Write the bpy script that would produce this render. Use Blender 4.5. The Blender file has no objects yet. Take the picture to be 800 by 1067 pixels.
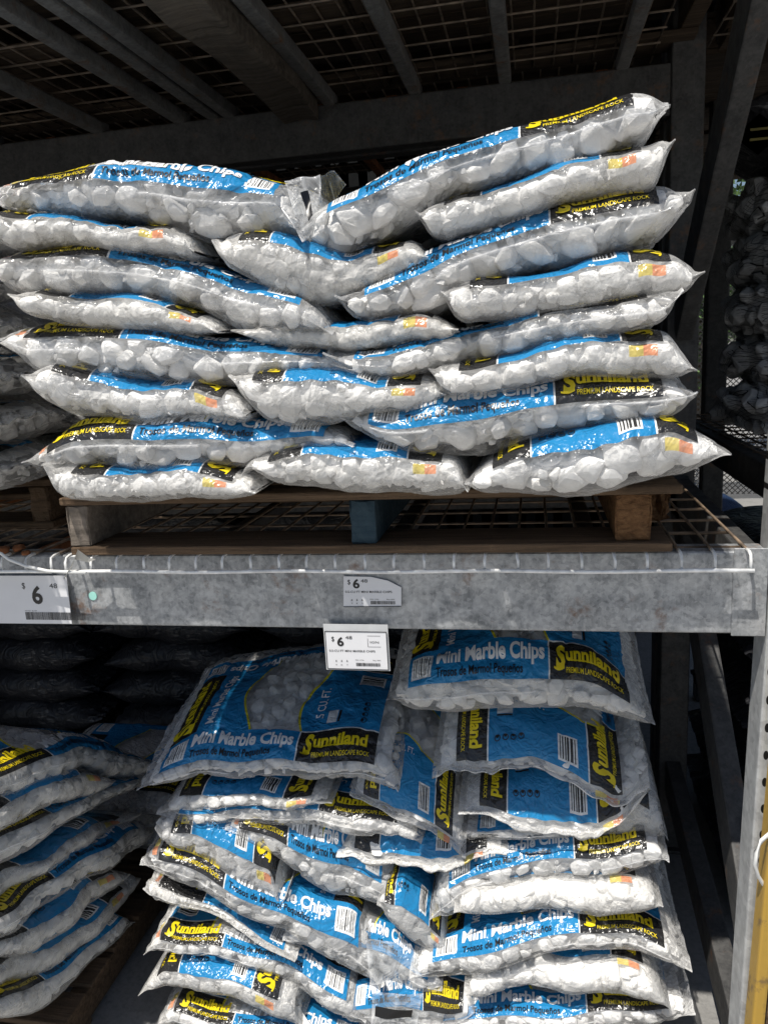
import bpy, bmesh, math, random
import numpy as np
from mathutils import Vector, Matrix

random.seed(4)
SC = bpy.context.scene
COL = SC.collection
PI = math.pi
rad = math.radians

# ------------------------------------------------------------------ camera model (measured from the photograph)
FPX, CX, CY, CAMH = 801.0, 400.0, 533.5, 1.5
YAW, PITCH, ROLL = 0.19793, 0.20693, -0.05757


def cam_axes():
    fw = np.array([-math.sin(YAW), math.cos(YAW), 0.0])
    rt = np.array([math.cos(YAW), math.sin(YAW), 0.0])
    up = np.array([0, 0, 1.0])
    c, s = math.cos(PITCH), math.sin(PITCH)
    f2 = fw * c - up * s
    u2 = up * c + fw * s
    c, s = math.cos(ROLL), math.sin(ROLL)
    return rt * c + u2 * s, u2 * c - rt * s, f2


CR, CU, CF = cam_axes()
CAM = np.array([0, 0, CAMH])
GZ = -.14                 # height of the ground


def ray(px, py):
    return CR * ((px - CX) / FPX) - CU * ((py - CY) / FPX) + CF


def onY(px, py, Y):
    d = ray(px, py)
    return CAM + d * (Y / d[1])


def onX(px, py, X):
    d = ray(px, py)
    return CAM + d * (X / d[0])


# ------------------------------------------------------------------ object helpers
def tag(o, label=None, cat=None, group=None, kind=None):
    if label: o['label'] = label
    if cat: o['category'] = cat
    if group: o['group'] = group
    if kind: o['kind'] = kind
    return o


def thing(name, loc, label, cat, group=None):
    o = bpy.data.objects.new(name, None)
    o.empty_display_size = 0.05
    COL.objects.link(o)
    o.location = loc
    return tag(o, label, cat, group)


def mesh_np(name, V, F, mats, parent=None, midx=None, smooth=True, uv=None, attrs=None):
    """one mesh object from arrays; F is a list of (array of n-gons) with equal n each; V in world space"""
    me = bpy.data.meshes.new(name)
    V = np.asarray(V, dtype=np.float32)
    o = bpy.data.objects.new(name, me)
    COL.objects.link(o)
    if parent is not None:
        o.parent = parent
        off = np.zeros(3)
        p = parent
        while p is not None:
            off += np.array(p.location)
            p = p.parent
        V = V - off.astype(np.float32)
    else:
        base = np.array([(V[:, 0].min() + V[:, 0].max()) / 2, (V[:, 1].min() + V[:, 1].max()) / 2, V[:, 2].min()], dtype=np.float32)
        o.location = base
        V = V - base
    me.vertices.add(len(V))
    me.vertices.foreach_set('co', V.ravel())
    tot = [np.full(len(f), f.shape[1], dtype=np.int32) for f in F if len(f)]
    idx = [np.asarray(f, dtype=np.int32).ravel() for f in F if len(f)]
    tot = np.concatenate(tot); idx = np.concatenate(idx)
    st = np.concatenate([[0], np.cumsum(tot)[:-1]]).astype(np.int32)
    me.loops.add(len(idx)); me.loops.foreach_set('vertex_index', idx)
    me.polygons.add(len(tot))
    me.polygons.foreach_set('loop_start', st)
    me.polygons.foreach_set('loop_total', tot)
    me.polygons.foreach_set('use_smooth', np.full(len(tot), smooth))
    if midx is not None:
        me.polygons.foreach_set('material_index', np.asarray(midx, dtype=np.int32))
    if not isinstance(mats, (list, tuple)): mats = [mats]
    for m in mats: me.materials.append(m)
    me.update(calc_edges=True)
    if uv is not None:
        l = me.uv_layers.new(name='UVMap')
        l.data.foreach_set('uv', np.asarray(uv, dtype=np.float32).ravel())
    if attrs:
        for k, v in attrs.items():
            a = me.attributes.new(k, 'FLOAT', 'POINT')
            a.data.foreach_set('value', np.asarray(v, dtype=np.float32))
    return o


def link_bm(name, bm, mat, parent=None, smooth=False):
    bmesh.ops.recalc_face_normals(bm, faces=bm.faces[:])
    me = bpy.data.meshes.new(name)
    o = bpy.data.objects.new(name, me)
    COL.objects.link(o)
    off = Vector((0, 0, 0))
    if parent is not None:
        o.parent = parent
        p = parent
        while p is not None:
            off += p.location
            p = p.parent
    else:
        xs = [v.co.x for v in bm.verts]; ys = [v.co.y for v in bm.verts]; zs = [v.co.z for v in bm.verts]
        off = Vector(((min(xs) + max(xs)) / 2, (min(ys) + max(ys)) / 2, min(zs)))
        o.location = off
    bmesh.ops.translate(bm, verts=bm.verts, vec=-off)
    bm.to_mesh(me); bm.free()
    if smooth:
        for p in me.polygons: p.use_smooth = True
    for m in (mat if isinstance(mat, (list, tuple)) else [mat]): me.materials.append(m)
    return o


def box(bm, x0, x1, y0, y1, z0, z1, bevel=0.0, segs=2, mat=0):
    r = bmesh.ops.create_cube(bm, size=1.0, matrix=Matrix.Translation(((x0 + x1) / 2, (y0 + y1) / 2, (z0 + z1) / 2)) @ Matrix.Diagonal((x1 - x0, y1 - y0, z1 - z0, 1)))
    vs = r['verts']
    if bevel > 0:
        es = list({e for v in vs for e in v.link_edges})
        bmesh.ops.bevel(bm, geom=es, offset=bevel, segments=segs, affect='EDGES', profile=0.6)
    return vs


def bar(bm, a, b, w, h, upv=(0, 0, 1), bevel=0.0):
    """box of section w x h from a to b"""
    a = Vector(a); b = Vector(b)
    d = (b - a); L = d.length; d.normalize()
    s = d.cross(Vector(upv)); s.normalize(); u = s.cross(d)
    M = Matrix((( s.x, u.x, d.x, (a.x + b.x) / 2), (s.y, u.y, d.y, (a.y + b.y) / 2), (s.z, u.z, d.z, (a.z + b.z) / 2), (0, 0, 0, 1)))
    r = bmesh.ops.create_cube(bm, size=1.0, matrix=M @ Matrix.Diagonal((w, h, L, 1)))
    if bevel > 0:
        es = list({e for v in r['verts'] for e in v.link_edges})
        bmesh.ops.bevel(bm, geom=es, offset=bevel, segments=2, affect='EDGES', profile=0.6)


def tube(bm, pts, r, n=8, cap=True):
    pts = [Vector(p) for p in pts]
    rings = []
    for i, p in enumerate(pts):
        d = (pts[min(i + 1, len(pts) - 1)] - pts[max(i - 1, 0)]).normalized()
        ref = Vector((0, 0, 1)) if abs(d.z) < 0.9 else Vector((1, 0, 0))
        s = d.cross(ref).normalized(); u = s.cross(d)
        rings.append([bm.verts.new(p + (s * math.cos(t) + u * math.sin(t)) * r) for t in [2 * PI * k / n for k in range(n)]])
    for i in range(len(rings) - 1):
        for k in range(n):
            bm.faces.new((rings[i][k], rings[i][(k + 1) % n], rings[i + 1][(k + 1) % n], rings[i + 1][k]))
    if cap:
        bm.faces.new(rings[0][::-1]); bm.faces.new(rings[-1])


# ------------------------------------------------------------------ shader helpers
class NT:
    def __init__(self, name):
        self.m = bpy.data.materials.new(name)
        self.m.use_nodes = True
        self.t = self.m.node_tree
        self.t.nodes.clear()
        self.out = self.t.nodes.new('ShaderNodeOutputMaterial')

    def n(self, typ, **kw):
        nd = self.t.nodes.new(typ)
        for k, v in kw.items(): setattr(nd, k, v)
        return nd

    def put(self, sock, v):
        if isinstance(v, bpy.types.NodeSocket): self.t.links.new(v, sock)
        elif v is not None:
            if sock.type == 'RGBA' and isinstance(v, (int, float)): v = (v, v, v, 1)
            if sock.type == 'RGBA' and len(v) == 3: v = (*v, 1)
            sock.default_value = v

    def math(self, op, a, b=None, c=None, clamp=False):
        nd = self.n('ShaderNodeMath', operation=op); nd.use_clamp = clamp
        self.put(nd.inputs[0], a)
        if b is not None: self.put(nd.inputs[1], b)
        if c is not None: self.put(nd.inputs[2], c)
        return nd.outputs[0]

    def add(self, a, b, **k): return self.math('ADD', a, b, **k)
    def sub(self, a, b, **k): return self.math('SUBTRACT', a, b, **k)
    def mul(self, a, b, **k): return self.math('MULTIPLY', a, b, **k)
    def gt(self, a, b): return self.math('GREATER_THAN', a, b)
    def lt(self, a, b): return self.math('LESS_THAN', a, b)
    def band(self, x, lo, hi): return self.mul(self.gt(x, lo), self.lt(x, hi))
    def mx(self, a, b): return self.math('MAXIMUM', a, b)
    def inv(self, a): return self.sub(1.0, a)

    def rng(self, v, a, b, c=0.0, d=1.0):
        nd = self.n('ShaderNodeMapRange'); nd.clamp = True
        self.put(nd.inputs[0], v)
        for i, x in zip((1, 2, 3, 4), (a, b, c, d)): self.put(nd.inputs[i], x)
        return nd.outputs[0]

    def mix(self, f, a, b):
        nd = self.n('ShaderNodeMix', data_type='RGBA')
        self.put(nd.inputs['Factor'], f) if False else self.put(nd.inputs[0], f)
        self.put(nd.inputs[6], a); self.put(nd.inputs[7], b)
        return nd.outputs[2]

    def coord(self, which='Object', scale=None):
        c = self.n('ShaderNodeTexCoord').outputs[which]
        if scale is not None:
            mp = self.n('ShaderNodeMapping'); self.t.links.new(c, mp.inputs[0])
            mp.inputs['Scale'].default_value = scale
            return mp.outputs[0]
        return c

    def noise(self, vec, scale, detail=4, rough=0.55, dist=0.0, out='Fac'):
        nd = self.n('ShaderNodeTexNoise')
        if vec is not None: self.put(nd.inputs['Vector'], vec)
        nd.inputs['Scale'].default_value = scale
        nd.inputs['Detail'].default_value = detail
        nd.inputs['Roughness'].default_value = rough
        nd.inputs['Distortion'].default_value = dist
        return nd.outputs[out]

    def voro(self, vec, scale, feature='F1', out='Distance', rnd=1.0):
        nd = self.n('ShaderNodeTexVoronoi', feature=feature)
        if vec is not None: self.put(nd.inputs['Vector'], vec)
        nd.inputs['Scale'].default_value = scale
        if 'Randomness' in nd.inputs: nd.inputs['Randomness'].default_value = rnd
        return nd.outputs[out]

    def sep(self, v):
        nd = self.n('ShaderNodeSeparateXYZ'); self.put(nd.inputs[0], v)
        return nd.outputs

    def bump(self, h, strength=0.3, dist=0.01):
        nd = self.n('ShaderNodeBump')
        nd.inputs['Strength'].default_value = strength
        nd.inputs['Distance'].default_value = dist
        self.put(nd.inputs['Height'], h)
        return nd.outputs[0]

    def pbr(self, col, rough=0.5, metal=0.0, spec=0.5, normal=None, **kw):
        nd = self.n('ShaderNodeBsdfPrincipled')
        self.put(nd.inputs['Base Color'], col); self.put(nd.inputs['Roughness'], rough)
        self.put(nd.inputs['Metallic'], metal); self.put(nd.inputs['Specular IOR Level'], spec)
        if normal is not None: self.put(nd.inputs['Normal'], normal)
        for k, v in kw.items(): self.put(nd.inputs[k], v)
        return nd.outputs[0]

    def done(self, sh):
        self.t.links.new(sh, self.out.inputs[0])
        return self.m


def simple(name, col, rough=0.5, metal=0.0, spec=0.5, var=0.25, scale=20, bump=0.0, bscale=60):
    t = NT(name)
    c = t.coord()
    f = t.noise(c, scale, 5)
    lo = [x * (1 - var) for x in col]; hi = [min(1, x * (1 + var)) for x in col]
    nr = t.bump(t.noise(c, bscale, 4), bump, 0.004) if bump else None
    return t.done(t.pbr(t.mix(t.rng(f, .3, .7), lo, hi), rough, metal, spec, nr))


# ---- marble
def mat_marble(name='white_marble', base=(.87, .86, .84), dark=(.72, .71, .69)):
    t = NT(name)
    c = t.coord()
    big = t.noise(c, 14, 3)
    fine = t.noise(c, 160, 5, .65)
    col = t.mix(t.rng(big, .35, .62), dark, base)
    col = t.mix(t.rng(fine, .58, .72, 0, .35), col, tuple(x * .72 for x in base))
    h = t.add(t.mul(t.noise(c, 55, 4, .6), 1.0), t.mul(fine, .5))
    return t.done(t.pbr(col, .62, 0, .35, t.bump(h, .55, .004)))


LC, WC = 0.58, 0.44          # printed canvas: length and width of a bag, metres
A0, A1 = 0.050, 0.390
ST = 0.066                   # width of the printed strips


def mat_film():
    t = NT('printed_clear_film')
    uvn = t.n('ShaderNodeUVMap').outputs[0]
    uv = t.sep(uvn); s, a = uv[0], uv[1]
    obj = t.coord()
    dust = t.n('ShaderNodeAttribute', attribute_type='OBJECT', attribute_name='dust').outputs['Fac']
    crease = t.n('ShaderNodeAttribute', attribute_name='crease').outputs['Fac']
    crease = t.math('POWER', crease, 2.6)
    wob = t.mul(t.sub(t.noise(obj, 6, 2), .5), .006)
    s2 = t.add(s, wob)
    S0, S1, SB = .050, .530, .362
    lab = t.mul(t.band(s2, S0, S1), t.band(a, A0, A1))
    front = t.lt(a, A0 + ST); back = t.gt(a, A1 - ST)
    edge = t.mx(front, back)
    black = t.mul(edge, t.gt(s, SB))
    left = t.mul(t.lt(s, S0 + ST), t.inv(edge))
    black = t.mx(black, left)
    # white rule lines between the printed fields
    ln = t.mx(t.mul(t.band(a, A0 + ST - .001, A0 + ST + .002), t.gt(s, SB)), t.mul(t.band(a, A1 - ST - .002, A1 - ST + .001), t.gt(s, SB)))
    ln = t.mx(ln, t.mul(edge, t.band(s, SB - .0015, SB + .0015)))
    ln = t.mul(ln, lab)
    # clear window with a yellow rim
    sn = t.math('SINE', t.mul(a, 21.0)); sn2 = t.math('SINE', t.add(t.mul(a, 19.0), 1.4))
    wl = t.add(.232, t.mul(sn, .026)); wr = t.add(.372, t.mul(sn2, .028))
    ina = t.band(a, A0 + ST, A1 - .03)
    win = t.mul(t.mul(t.gt(s, wl), t.lt(s, wr)), ina)
    rim = t.mul(t.mul(t.gt(s, t.sub(wl, .0055)), t.lt(s, t.add(wr, .0055))), ina)
    rim = t.mul(rim, t.inv(win))
    # barcodes (front strip, back strip, end panel)
    def code(sl, sh, al, ah, along_s=True):
        area = t.mul(t.band(s, sl, sh), t.band(a, al, ah))
        inner = t.mul(t.band(s, sl + .004, sh - .004), t.band(a, al + .004, ah - .004))
        x = t.math('FLOOR', t.mul(s if along_s else a, 720.0))
        wn = t.n('ShaderNodeTexWhiteNoise', noise_dimensions='1D'); t.put(wn.inputs['W'], x)
        return area, t.mul(inner, t.gt(wn.outputs['Value'], .47))
    b1, c1 = code(.058, .104, A0 + .010, A0 + ST - .012)
    b2, c2 = code(.058, .104, A1 - ST + .012, A1 - .010)
    b3, c3 = code(.462, .518, .262, .302, False)
    bars = t.mx(t.mx(b1, b2), b3); ink = t.mx(t.mx(c1, c2), c3)
    # colour patch on the clear end
    p1 = t.mul(t.band(s, .536, .550), t.band(a, .335, .358)); p2 = t.mul(t.band(s, .536, .550), t.band(a, .358, .380))
    # white end-panel emblem
    em = t.mul(t.band(s, .415, .436), t.band(a, .135, .168))
    em2 = t.mul(t.band(s, .438, .443), t.band(a, .135, .168))
    col = t.mix(black, (.005, .205, .46), (.010, .010, .011))
    col = t.mix(rim, col, (.62, .55, .02))
    col = t.mix(ln, col, (.75, .75, .74))
    col = t.mix(bars, col, (.78, .78, .77)); col = t.mix(ink, col, (.02, .02, .02))
    col = t.mix(t.mul(em, lab), col, (.72, .73, .74)); col = t.mix(t.mul(em2, lab), col, (.012, .012, .012))
    col = t.mix(t.mul(p1, .85), col, (.72, .55, .03)); col = t.mix(t.mul(p2, .85), col, (.80, .22, .03))
    printed = t.mul(lab, t.inv(win))
    printed = t.mx(printed, t.mul(t.mx(p1, p2), .85))
    printed = t.mul(printed, .985)
    # wrinkles
    r1 = t.math('ABSOLUTE', t.sub(t.noise(obj, 16, 3, .5, 1.2), .5))
    r1 = t.sub(1.0, t.mul(r1, 7.0), clamp=True)
    r2 = t.math('ABSOLUTE', t.sub(t.noise(obj, 38, 2, .5, .8), .5))
    r2 = t.sub(1.0, t.mul(r2, 6.0), clamp=True)
    h = t.add(t.mul(r1, .8), t.add(t.mul(r2, .35), t.mul(t.noise(obj, 24, 3), 1.2)))
    nrm = t.bump(h, .50, .006)
    # clear part: haze, dust, whitened creases
    hz = t.add(.028, t.mul(t.rng(t.noise(obj, 9, 4), .45, .75), t.mul(t.mul(dust, .75), t.rng(t.noise(obj, 150, 4, .7), .36, .60, .25, 1.0))))
    hz = t.add(hz, t.mul(dust, .16))
    hz = t.add(hz, t.mul(t.mul(r1, r1), .12))
    hz = t.add(hz, t.mul(crease, .62))
    fr = t.n('ShaderNodeFresnel'); fr.inputs['IOR'].default_value = 1.5
    t.t.links.new(nrm, fr.inputs['Normal'])
    fac = t.mx(t.add(hz, t.mul(fr.outputs[0], .5), clamp=True), printed)
    colw = t.mix(dust, (.86, .86, .86), (.80, .78, .74))
    col = t.mix(printed, colw, col)
    sh = t.pbr(col, t.mix(printed, (.14,) * 3, (.24,) * 3), 0, .55, nrm)
    tr = t.n('ShaderNodeBsdfTransparent'); tr.inputs[0].default_value = (.98, .982, .985, 1)
    mx = t.n('ShaderNodeMixShader')
    t.put(mx.inputs[0], fac); t.put(mx.inputs[1], tr.outputs[0]); t.put(mx.inputs[2], sh)
    return t.done(mx.outputs[0])


def mat_galv(name, a=(.30, .31, .32), b=(.46, .47, .48), rust=.35, rough=.5, metal=.45):
    t = NT(name)
    c = t.coord()
    v = t.voro(c, 150, out='Color')
    vs = t.sep(v)[0]
    big = t.noise(c, 5, 5, .65, .8)
    med = t.noise(c, 26, 6, .7, .5)
    st = t.noise(t.coord('Object', (38, 38, 3)), 3, 5, .7)
    f = t.add(t.mul(vs, .16), t.add(t.mul(med, .85), t.mul(big, .45)))
    col = t.mix(t.rng(f, .52, .90), a, b)
    col = t.mix(t.mul(t.rng(st, .50, .78), .35), col, tuple(min(1, x * 1.25) for x in b))
    col = t.mix(t.mul(t.rng(t.noise(c, 75, 4, .75), .56, .70), .45), col, tuple(x * .5 for x in a))
    sc = t.rng(t.noise(t.coord('Object', (1, 1, 30)), 4, 6, .8, .3), .66, .70)
    col = t.mix(t.mul(sc, .4), col, tuple(min(1, x * 1.35) for x in b))
    rm = t.mul(t.rng(t.noise(c, 9, 4, .7), .55, .67), t.rng(t.noise(c, 45, 4, .7), .45, .62))
    col = t.mix(t.mul(rm, rust), col, (.16, .075, .03))
    ro = t.rng(t.noise(c, 25, 3), .3, .7, rough - .1, rough + .12)
    return t.done(t.pbr(col, ro, t.mul(t.inv(rm), metal), .4, t.bump(t.noise(c, 110, 5), .18, .003)))


def mat_wood(name, a, b, scale=(3, 40, 40), bump=.5):
    t = NT(name)
    c = t.coord('Object', scale)
    g = t.noise(c, 1.6, 6, .65, .4)
    f = t.noise(t.coord(), 9, 4)
    col = t.mix(t.rng(g, .3, .7), a, b)
    col = t.mix(t.rng(f, .55, .75, 0, .5), col, tuple(x * .5 for x in a))
    return t.done(t.pbr(col, .85, 0, .2, t.bump(t.add(g, t.mul(t.noise(t.coord(), 160, 4), .4)), bump, .006)))


M = {}
M['marble'] = mat_marble()
M['film'] = mat_film()
M['ink_white'] = simple('white_ink', (.80, .80, .80), .3, var=.04)
M['ink_black'] = simple('black_ink', (.010, .010, .011), .3, var=.1)
M['ink_yellow'] = simple('yellow_ink', (.78, .60, .015), .3, var=.08)
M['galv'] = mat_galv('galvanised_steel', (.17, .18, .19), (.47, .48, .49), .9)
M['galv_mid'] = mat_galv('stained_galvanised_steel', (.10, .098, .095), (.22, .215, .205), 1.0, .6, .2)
M['galv_dark'] = mat_galv('shade_dark_galvanised_steel', (.035, .035, .036), (.085, .083, .08), .7, .6, .15)  # darkened copy of the galvanised steel, standing in for deep shade
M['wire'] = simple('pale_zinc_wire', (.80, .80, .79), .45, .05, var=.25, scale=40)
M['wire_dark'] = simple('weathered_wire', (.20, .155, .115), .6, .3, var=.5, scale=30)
M['wire_shade'] = simple('shade_dark_rusty_wire', (.17, .12, .08), .65, .2, var=.6, scale=25)  # rusty wire, its colour darkened to stand in for shade below the pallet
M['rust'] = simple('rusty_steel', (.23, .085, .03), .8, .1, var=.6, scale=30, bump=.4)
M['wood'] = mat_wood('pallet_wood', (.055, .037, .024), (.17, .112, .07), (3, 55, 55), .9)
M['wood_shade'] = mat_wood('shade_dark_wood', (.035, .025, .018), (.095, .068, .046))  # darker pallet wood, overhead shade put into the colour
M['wood_dim'] = mat_wood('dim_grey_timber', (.05, .042, .034), (.15, .125, .10))
M['wood_grey'] = mat_wood('weathered_wood', (.10, .085, .07), (.26, .22, .185))
M['wood_end'] = mat_wood('sawn_wood_end', (.09, .042, .018), (.26, .14, .065), (45, 45, 90), 1.0)
M['wood_blue'] = mat_wood('blue_painted_wood', (.020, .042, .060), (.055, .085, .105))
M['paper'] = simple('white_tag_paper', (.74, .74, .76), .45, var=.03)
M['tag_back'] = simple('clear_grey_tag_sleeve', (.55, .56, .57), .3, var=.1)
M['white_plastic'] = simple('white_plastic', (.78, .78, .76), .35, var=.06)
M['mint'] = simple('mint_sticker', (.33, .66, .58), .5, var=.08)


def mat_clear():
    t = NT('clear_plastic_film')
    c = t.coord()
    crease = t.n('ShaderNodeAttribute', attribute_name='crease').outputs['Fac']
    r1 = t.sub(1.0, t.mul(t.math('ABSOLUTE', t.sub(t.noise(c, 14, 3, .5, 1.5), .5)), 7.0), clamp=True)
    nrm = t.bump(t.add(r1, t.noise(c, 22, 3)), .5, .008)
    sh = t.pbr((.85, .86, .87), .2, 0, .6, nrm)
    tr = t.n('ShaderNodeBsdfTransparent'); tr.inputs[0].default_value = (.95, .96, .965, 1)
    fac = t.add(t.add(.12, t.mul(r1, .16)), t.mul(crease, .45), clamp=True)
    mx = t.n('ShaderNodeMixShader'); t.put(mx.inputs[0], fac); t.put(mx.inputs[1], tr.outputs[0]); t.put(mx.inputs[2], sh)
    return t.done(mx.outputs[0])


M['clear'] = mat_clear()


def mat_darkbag(name, a, b, print_col):
    t = NT(name)
    c = t.coord()
    r1 = t.sub(1.0, t.mul(t.math('ABSOLUTE', t.sub(t.noise(c, 12, 3, .5, 1.5), .5)), 7.0), clamp=True)
    col = t.mix(t.noise(c, 6, 4), a, b)
    pr = t.mul(t.rng(t.noise(t.coord('Object', (4, 4, 30)), 6, 2, .4), .62, .66), t.rng(t.noise(c, 4, 1), .48, .54))
    col = t.mix(t.mul(pr, .7), col, print_col)
    return t.done(t.pbr(col, .42, 0, .35, t.bump(t.add(r1, t.noise(c, 18, 3)), .4, .010)))


M['mulch'] = mat_darkbag('dark_mulch_film', (.016, .017, .020), (.042, .042, .047), (.20, .19, .18))
M['mulch_blue'] = mat_darkbag('dark_blue_film', (.01, .02, .05), (.02, .04, .09), (.2, .22, .25))


def mat_net():
    t = NT('black_net')
    u = t.sep(t.n('ShaderNodeUVMap').outputs[0])
    w1 = t.math('ABSOLUTE', t.math('SINE', t.mul(t.add(u[0], u[1]), 260.0)))
    w2 = t.math('ABSOLUTE', t.math('SINE', t.mul(t.sub(u[0], u[1]), 260.0)))
    f = t.mx(t.lt(w1, .15), t.lt(w2, .15))
    sh = t.pbr((.012, .012, .012), .6)
    tr = t.n('ShaderNodeBsdfTransparent')
    mx = t.n('ShaderNodeMixShader'); t.put(mx.inputs[0], f); t.put(mx.inputs[1], tr.outputs[0]); t.put(mx.inputs[2], sh)
    return t.done(mx.outputs[0])


M['net'] = mat_net()
M['dark_rock'] = mat_marble('dark_river_rock', (.52, .515, .51), (.34, .34, .34))

# ------------------------------------------------------------------ lettering (flat, in canvas metres) built from font curves
_font_cache = {}


def glyphs(text, size, bold=0.0, shear=0.0):
    key = (text, size, bold, shear)
    if key in _font_cache: return _font_cache[key]
    cu = bpy.data.curves.new('lettering', 'FONT')
    cu.body = text; cu.size = size; cu.offset = bold * size; cu.shear = shear
    cu.resolution_u = 3
    o = bpy.data.objects.new('lettering', cu)
    COL.objects.link(o)
    bpy.context.view_layer.update()
    dg = bpy.context.evaluated_depsgraph_get()
    me = bpy.data.meshes.new_from_object(o.evaluated_get(dg))
    bm = bmesh.new(); bm.from_mesh(me)
    bmesh.ops.remove_doubles(bm, verts=bm.verts, dist=size * .002)
    bmesh.ops.triangulate(bm, faces=bm.faces[:])
    for _ in range(3):
        es = [e for e in bm.edges if e.calc_length() > .010]
        if not es or size > .2: break
        bmesh.ops.subdivide_edges(bm, edges=es, cuts=1)
        bmesh.ops.triangulate(bm, faces=[f for f in bm.faces if len(f.verts) > 3])
    bm.verts.ensure_lookup_table(); bm.verts.index_update()
    V = np.array([v.co[:2] for v in bm.verts]).reshape(-1, 2)
    F = np.array([[v.index for v in f.verts] for f in bm.faces], dtype=np.int32).reshape(-1, 3)
    bm.free()
    COL.objects.unlink(o); bpy.data.objects.remove(o); bpy.data.curves.remove(cu); bpy.data.meshes.remove(me)
    # counter-clockwise faces
    if len(F):
        p = V[F]
        ar = (p[:, 1, 0] - p[:, 0, 0]) * (p[:, 2, 1] - p[:, 0, 1]) - (p[:, 1, 1] - p[:, 0, 1]) * (p[:, 2, 0] - p[:, 0, 0])
        F[ar < 0] = F[ar < 0][:, ::-1]
    _font_cache[key] = (V, F)
    return V, F


def fit(text, width, height, bold=0.0, shear=0.0):
    """glyphs scaled to a given width and cap height"""
    V, F = glyphs(text, .05, bold, shear)
    V = V.copy()
    V[:, 0] -= V[:, 0].min()
    V[:, 0] *= width / max(V[:, 0].max(), 1e-6)
    V[:, 1] *= height / .0364
    return V, F


def wordmark(width, h):
    """yellow wordmark: a tall swash S and a heavy serif-like rest"""
    out = []
    V, F = fit('S', width * .15, h * 1.62, .05, .12); V = V.copy(); V[:, 1] -= h * .48
    out.append((V, F))
    V, F = fit('unniland', width * .80, h * 1.0, .038); V = V.copy(); V[:, 0] += width * .155
    out.append((V, F))
    # serif ticks along the baseline and at the x-height
    q = []; f = []
    def rect(x0, x1, y0, y1):
        k = len(q)
        q.extend([(x0, y0), (x1, y0), (x1, y1), (x0, y1)]); f.extend([(k, k + 1, k + 2), (k, k + 2, k + 3)])
    # swash under the u
    th = np.linspace(0, 1, 9)
    for i in range(8):
        x0, x1 = -width * .03 + width * .16 * th[i], -width * .03 + width * .16 * th[i + 1]
        y0 = -h * .50 - h * .12 * math.sin(th[i] * PI); y1 = -h * .50 - h * .12 * math.sin(th[i + 1] * PI)
        k = len(q); q.extend([(x0, y0), (x1, y1), (x1, y1 + h * .14), (x0, y0 + h * .14)]); f.extend([(k, k + 1, k + 2), (k, k + 2, k + 3)])
    for x in np.linspace(.20, .93, 13):
        rect(width * (x - .022), width * (x + .022), -h * .03, h * .055)
    out.append((np.array(q), np.array(f)))
    Vs = []; Fs = []; n = 0
    for V, F in out:
        Vs.append(V); Fs.append(F + n); n += len(V)
    return np.concatenate(Vs), np.concatenate(Fs)


def canvas_items():
    it = []   # (V(s,a), F, material)
    def place(VF, x, y, frame, mat):
        V, F = VF
        X = V[:, 0] + x; Y = V[:, 1] + y
        if frame == 'front': P = np.stack([X, Y], 1)
        elif frame == 'back': P = np.stack([LC - X, WC - Y], 1)
        elif frame == 'left': P = np.stack([.118 - Y, X], 1)     # reads away from the front edge
        elif frame == 'end': P = np.stack([.530 - Y, X], 1)      # seen from the far-right end
        it.append((P, F, mat))
    # front strip
    place(fit('Mini Marble Chips', .236, .027, .034), .116, A0 + .030, 'front', 0)
    place(fit('Trosos de Marmol Peque\u00f1os', .190, .0135, .018), .116, A0 + .009, 'front', 1)
    place(wordmark(.140, .026), .376, A0 + .029, 'front', 2)
    place(fit('PREMIUM LANDSCAPE ROCK', .118, .0085, .006), .398, A0 + .010, 'front', 2)
    # back strip, read from the other side: brand first (x from LC-.53)
    b0 = LC - .530
    place(wordmark(.140, .026), b0 + .016, WC - A1 + .029, 'back', 2)
    place(fit('PREMIUM LANDSCAPE ROCK', .118, .0085, .006), b0 + .036, WC - A1 + .010, 'back', 2)
    place(fit('Mini Marble Chips', .236, .027, .034), LC - .352, WC - A1 + .030, 'back', 0)
    place(fit('Trosos de Marmol Peque\u00f1os', .190, .0135, .018), LC - .352, WC - A1 + .009, 'back', 1)
    # left strip
    place(wordmark(.185, .030), A0 + ST + .012, .034, 'left', 2)
    place(fit('PREMIUM LANDSCAPE ROCK', .150, .009, .006), A0 + ST + .035, .012, 'left', 2)
    place(fit('Mini Marble Chips', .185, .020, .015), A0 + ST + .010, -.034, 'left', 0)
    # end panel
    place(fit('.5 CU. FT.', .085, .020, .01), .150, .125, 'end', 0)
    # round icons
    th = np.linspace(0, 2 * PI, 15)[:-1]
    for k in range(4):
        c = np.stack([np.cos(th), np.sin(th)], 1) * .0065
        c2 = c * .72
        V = np.concatenate([c, c2]); F = []
        for i in range(14):
            j = (i + 1) % 14
            F += [(i, j, 14 + j), (i, 14 + j, 14 + i)]
        place((V, np.array(F)), .137 + .0165 * k, .036, 'end', 1)
        V2, F2 = fit('\u2022', .006, .016); place((V2, F2), .134 + .0165 * k, .031, 'end', 1)
    return it


CANVAS = canvas_items()

# ------------------------------------------------------------------ stones
def icosphere(sub):
    bm = bmesh.new(); bmesh.ops.create_icosphere(bm, subdivisions=sub, radius=1.0)
    bm.verts.ensure_lookup_table(); bm.verts.index_update()
    V = np.array([v.co[:] for v in bm.verts]); F = np.array([[v.index for v in f.verts] for f in bm.faces], dtype=np.int32)
    bm.free(); return V, F


NP = np.random.RandomState(11)


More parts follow.
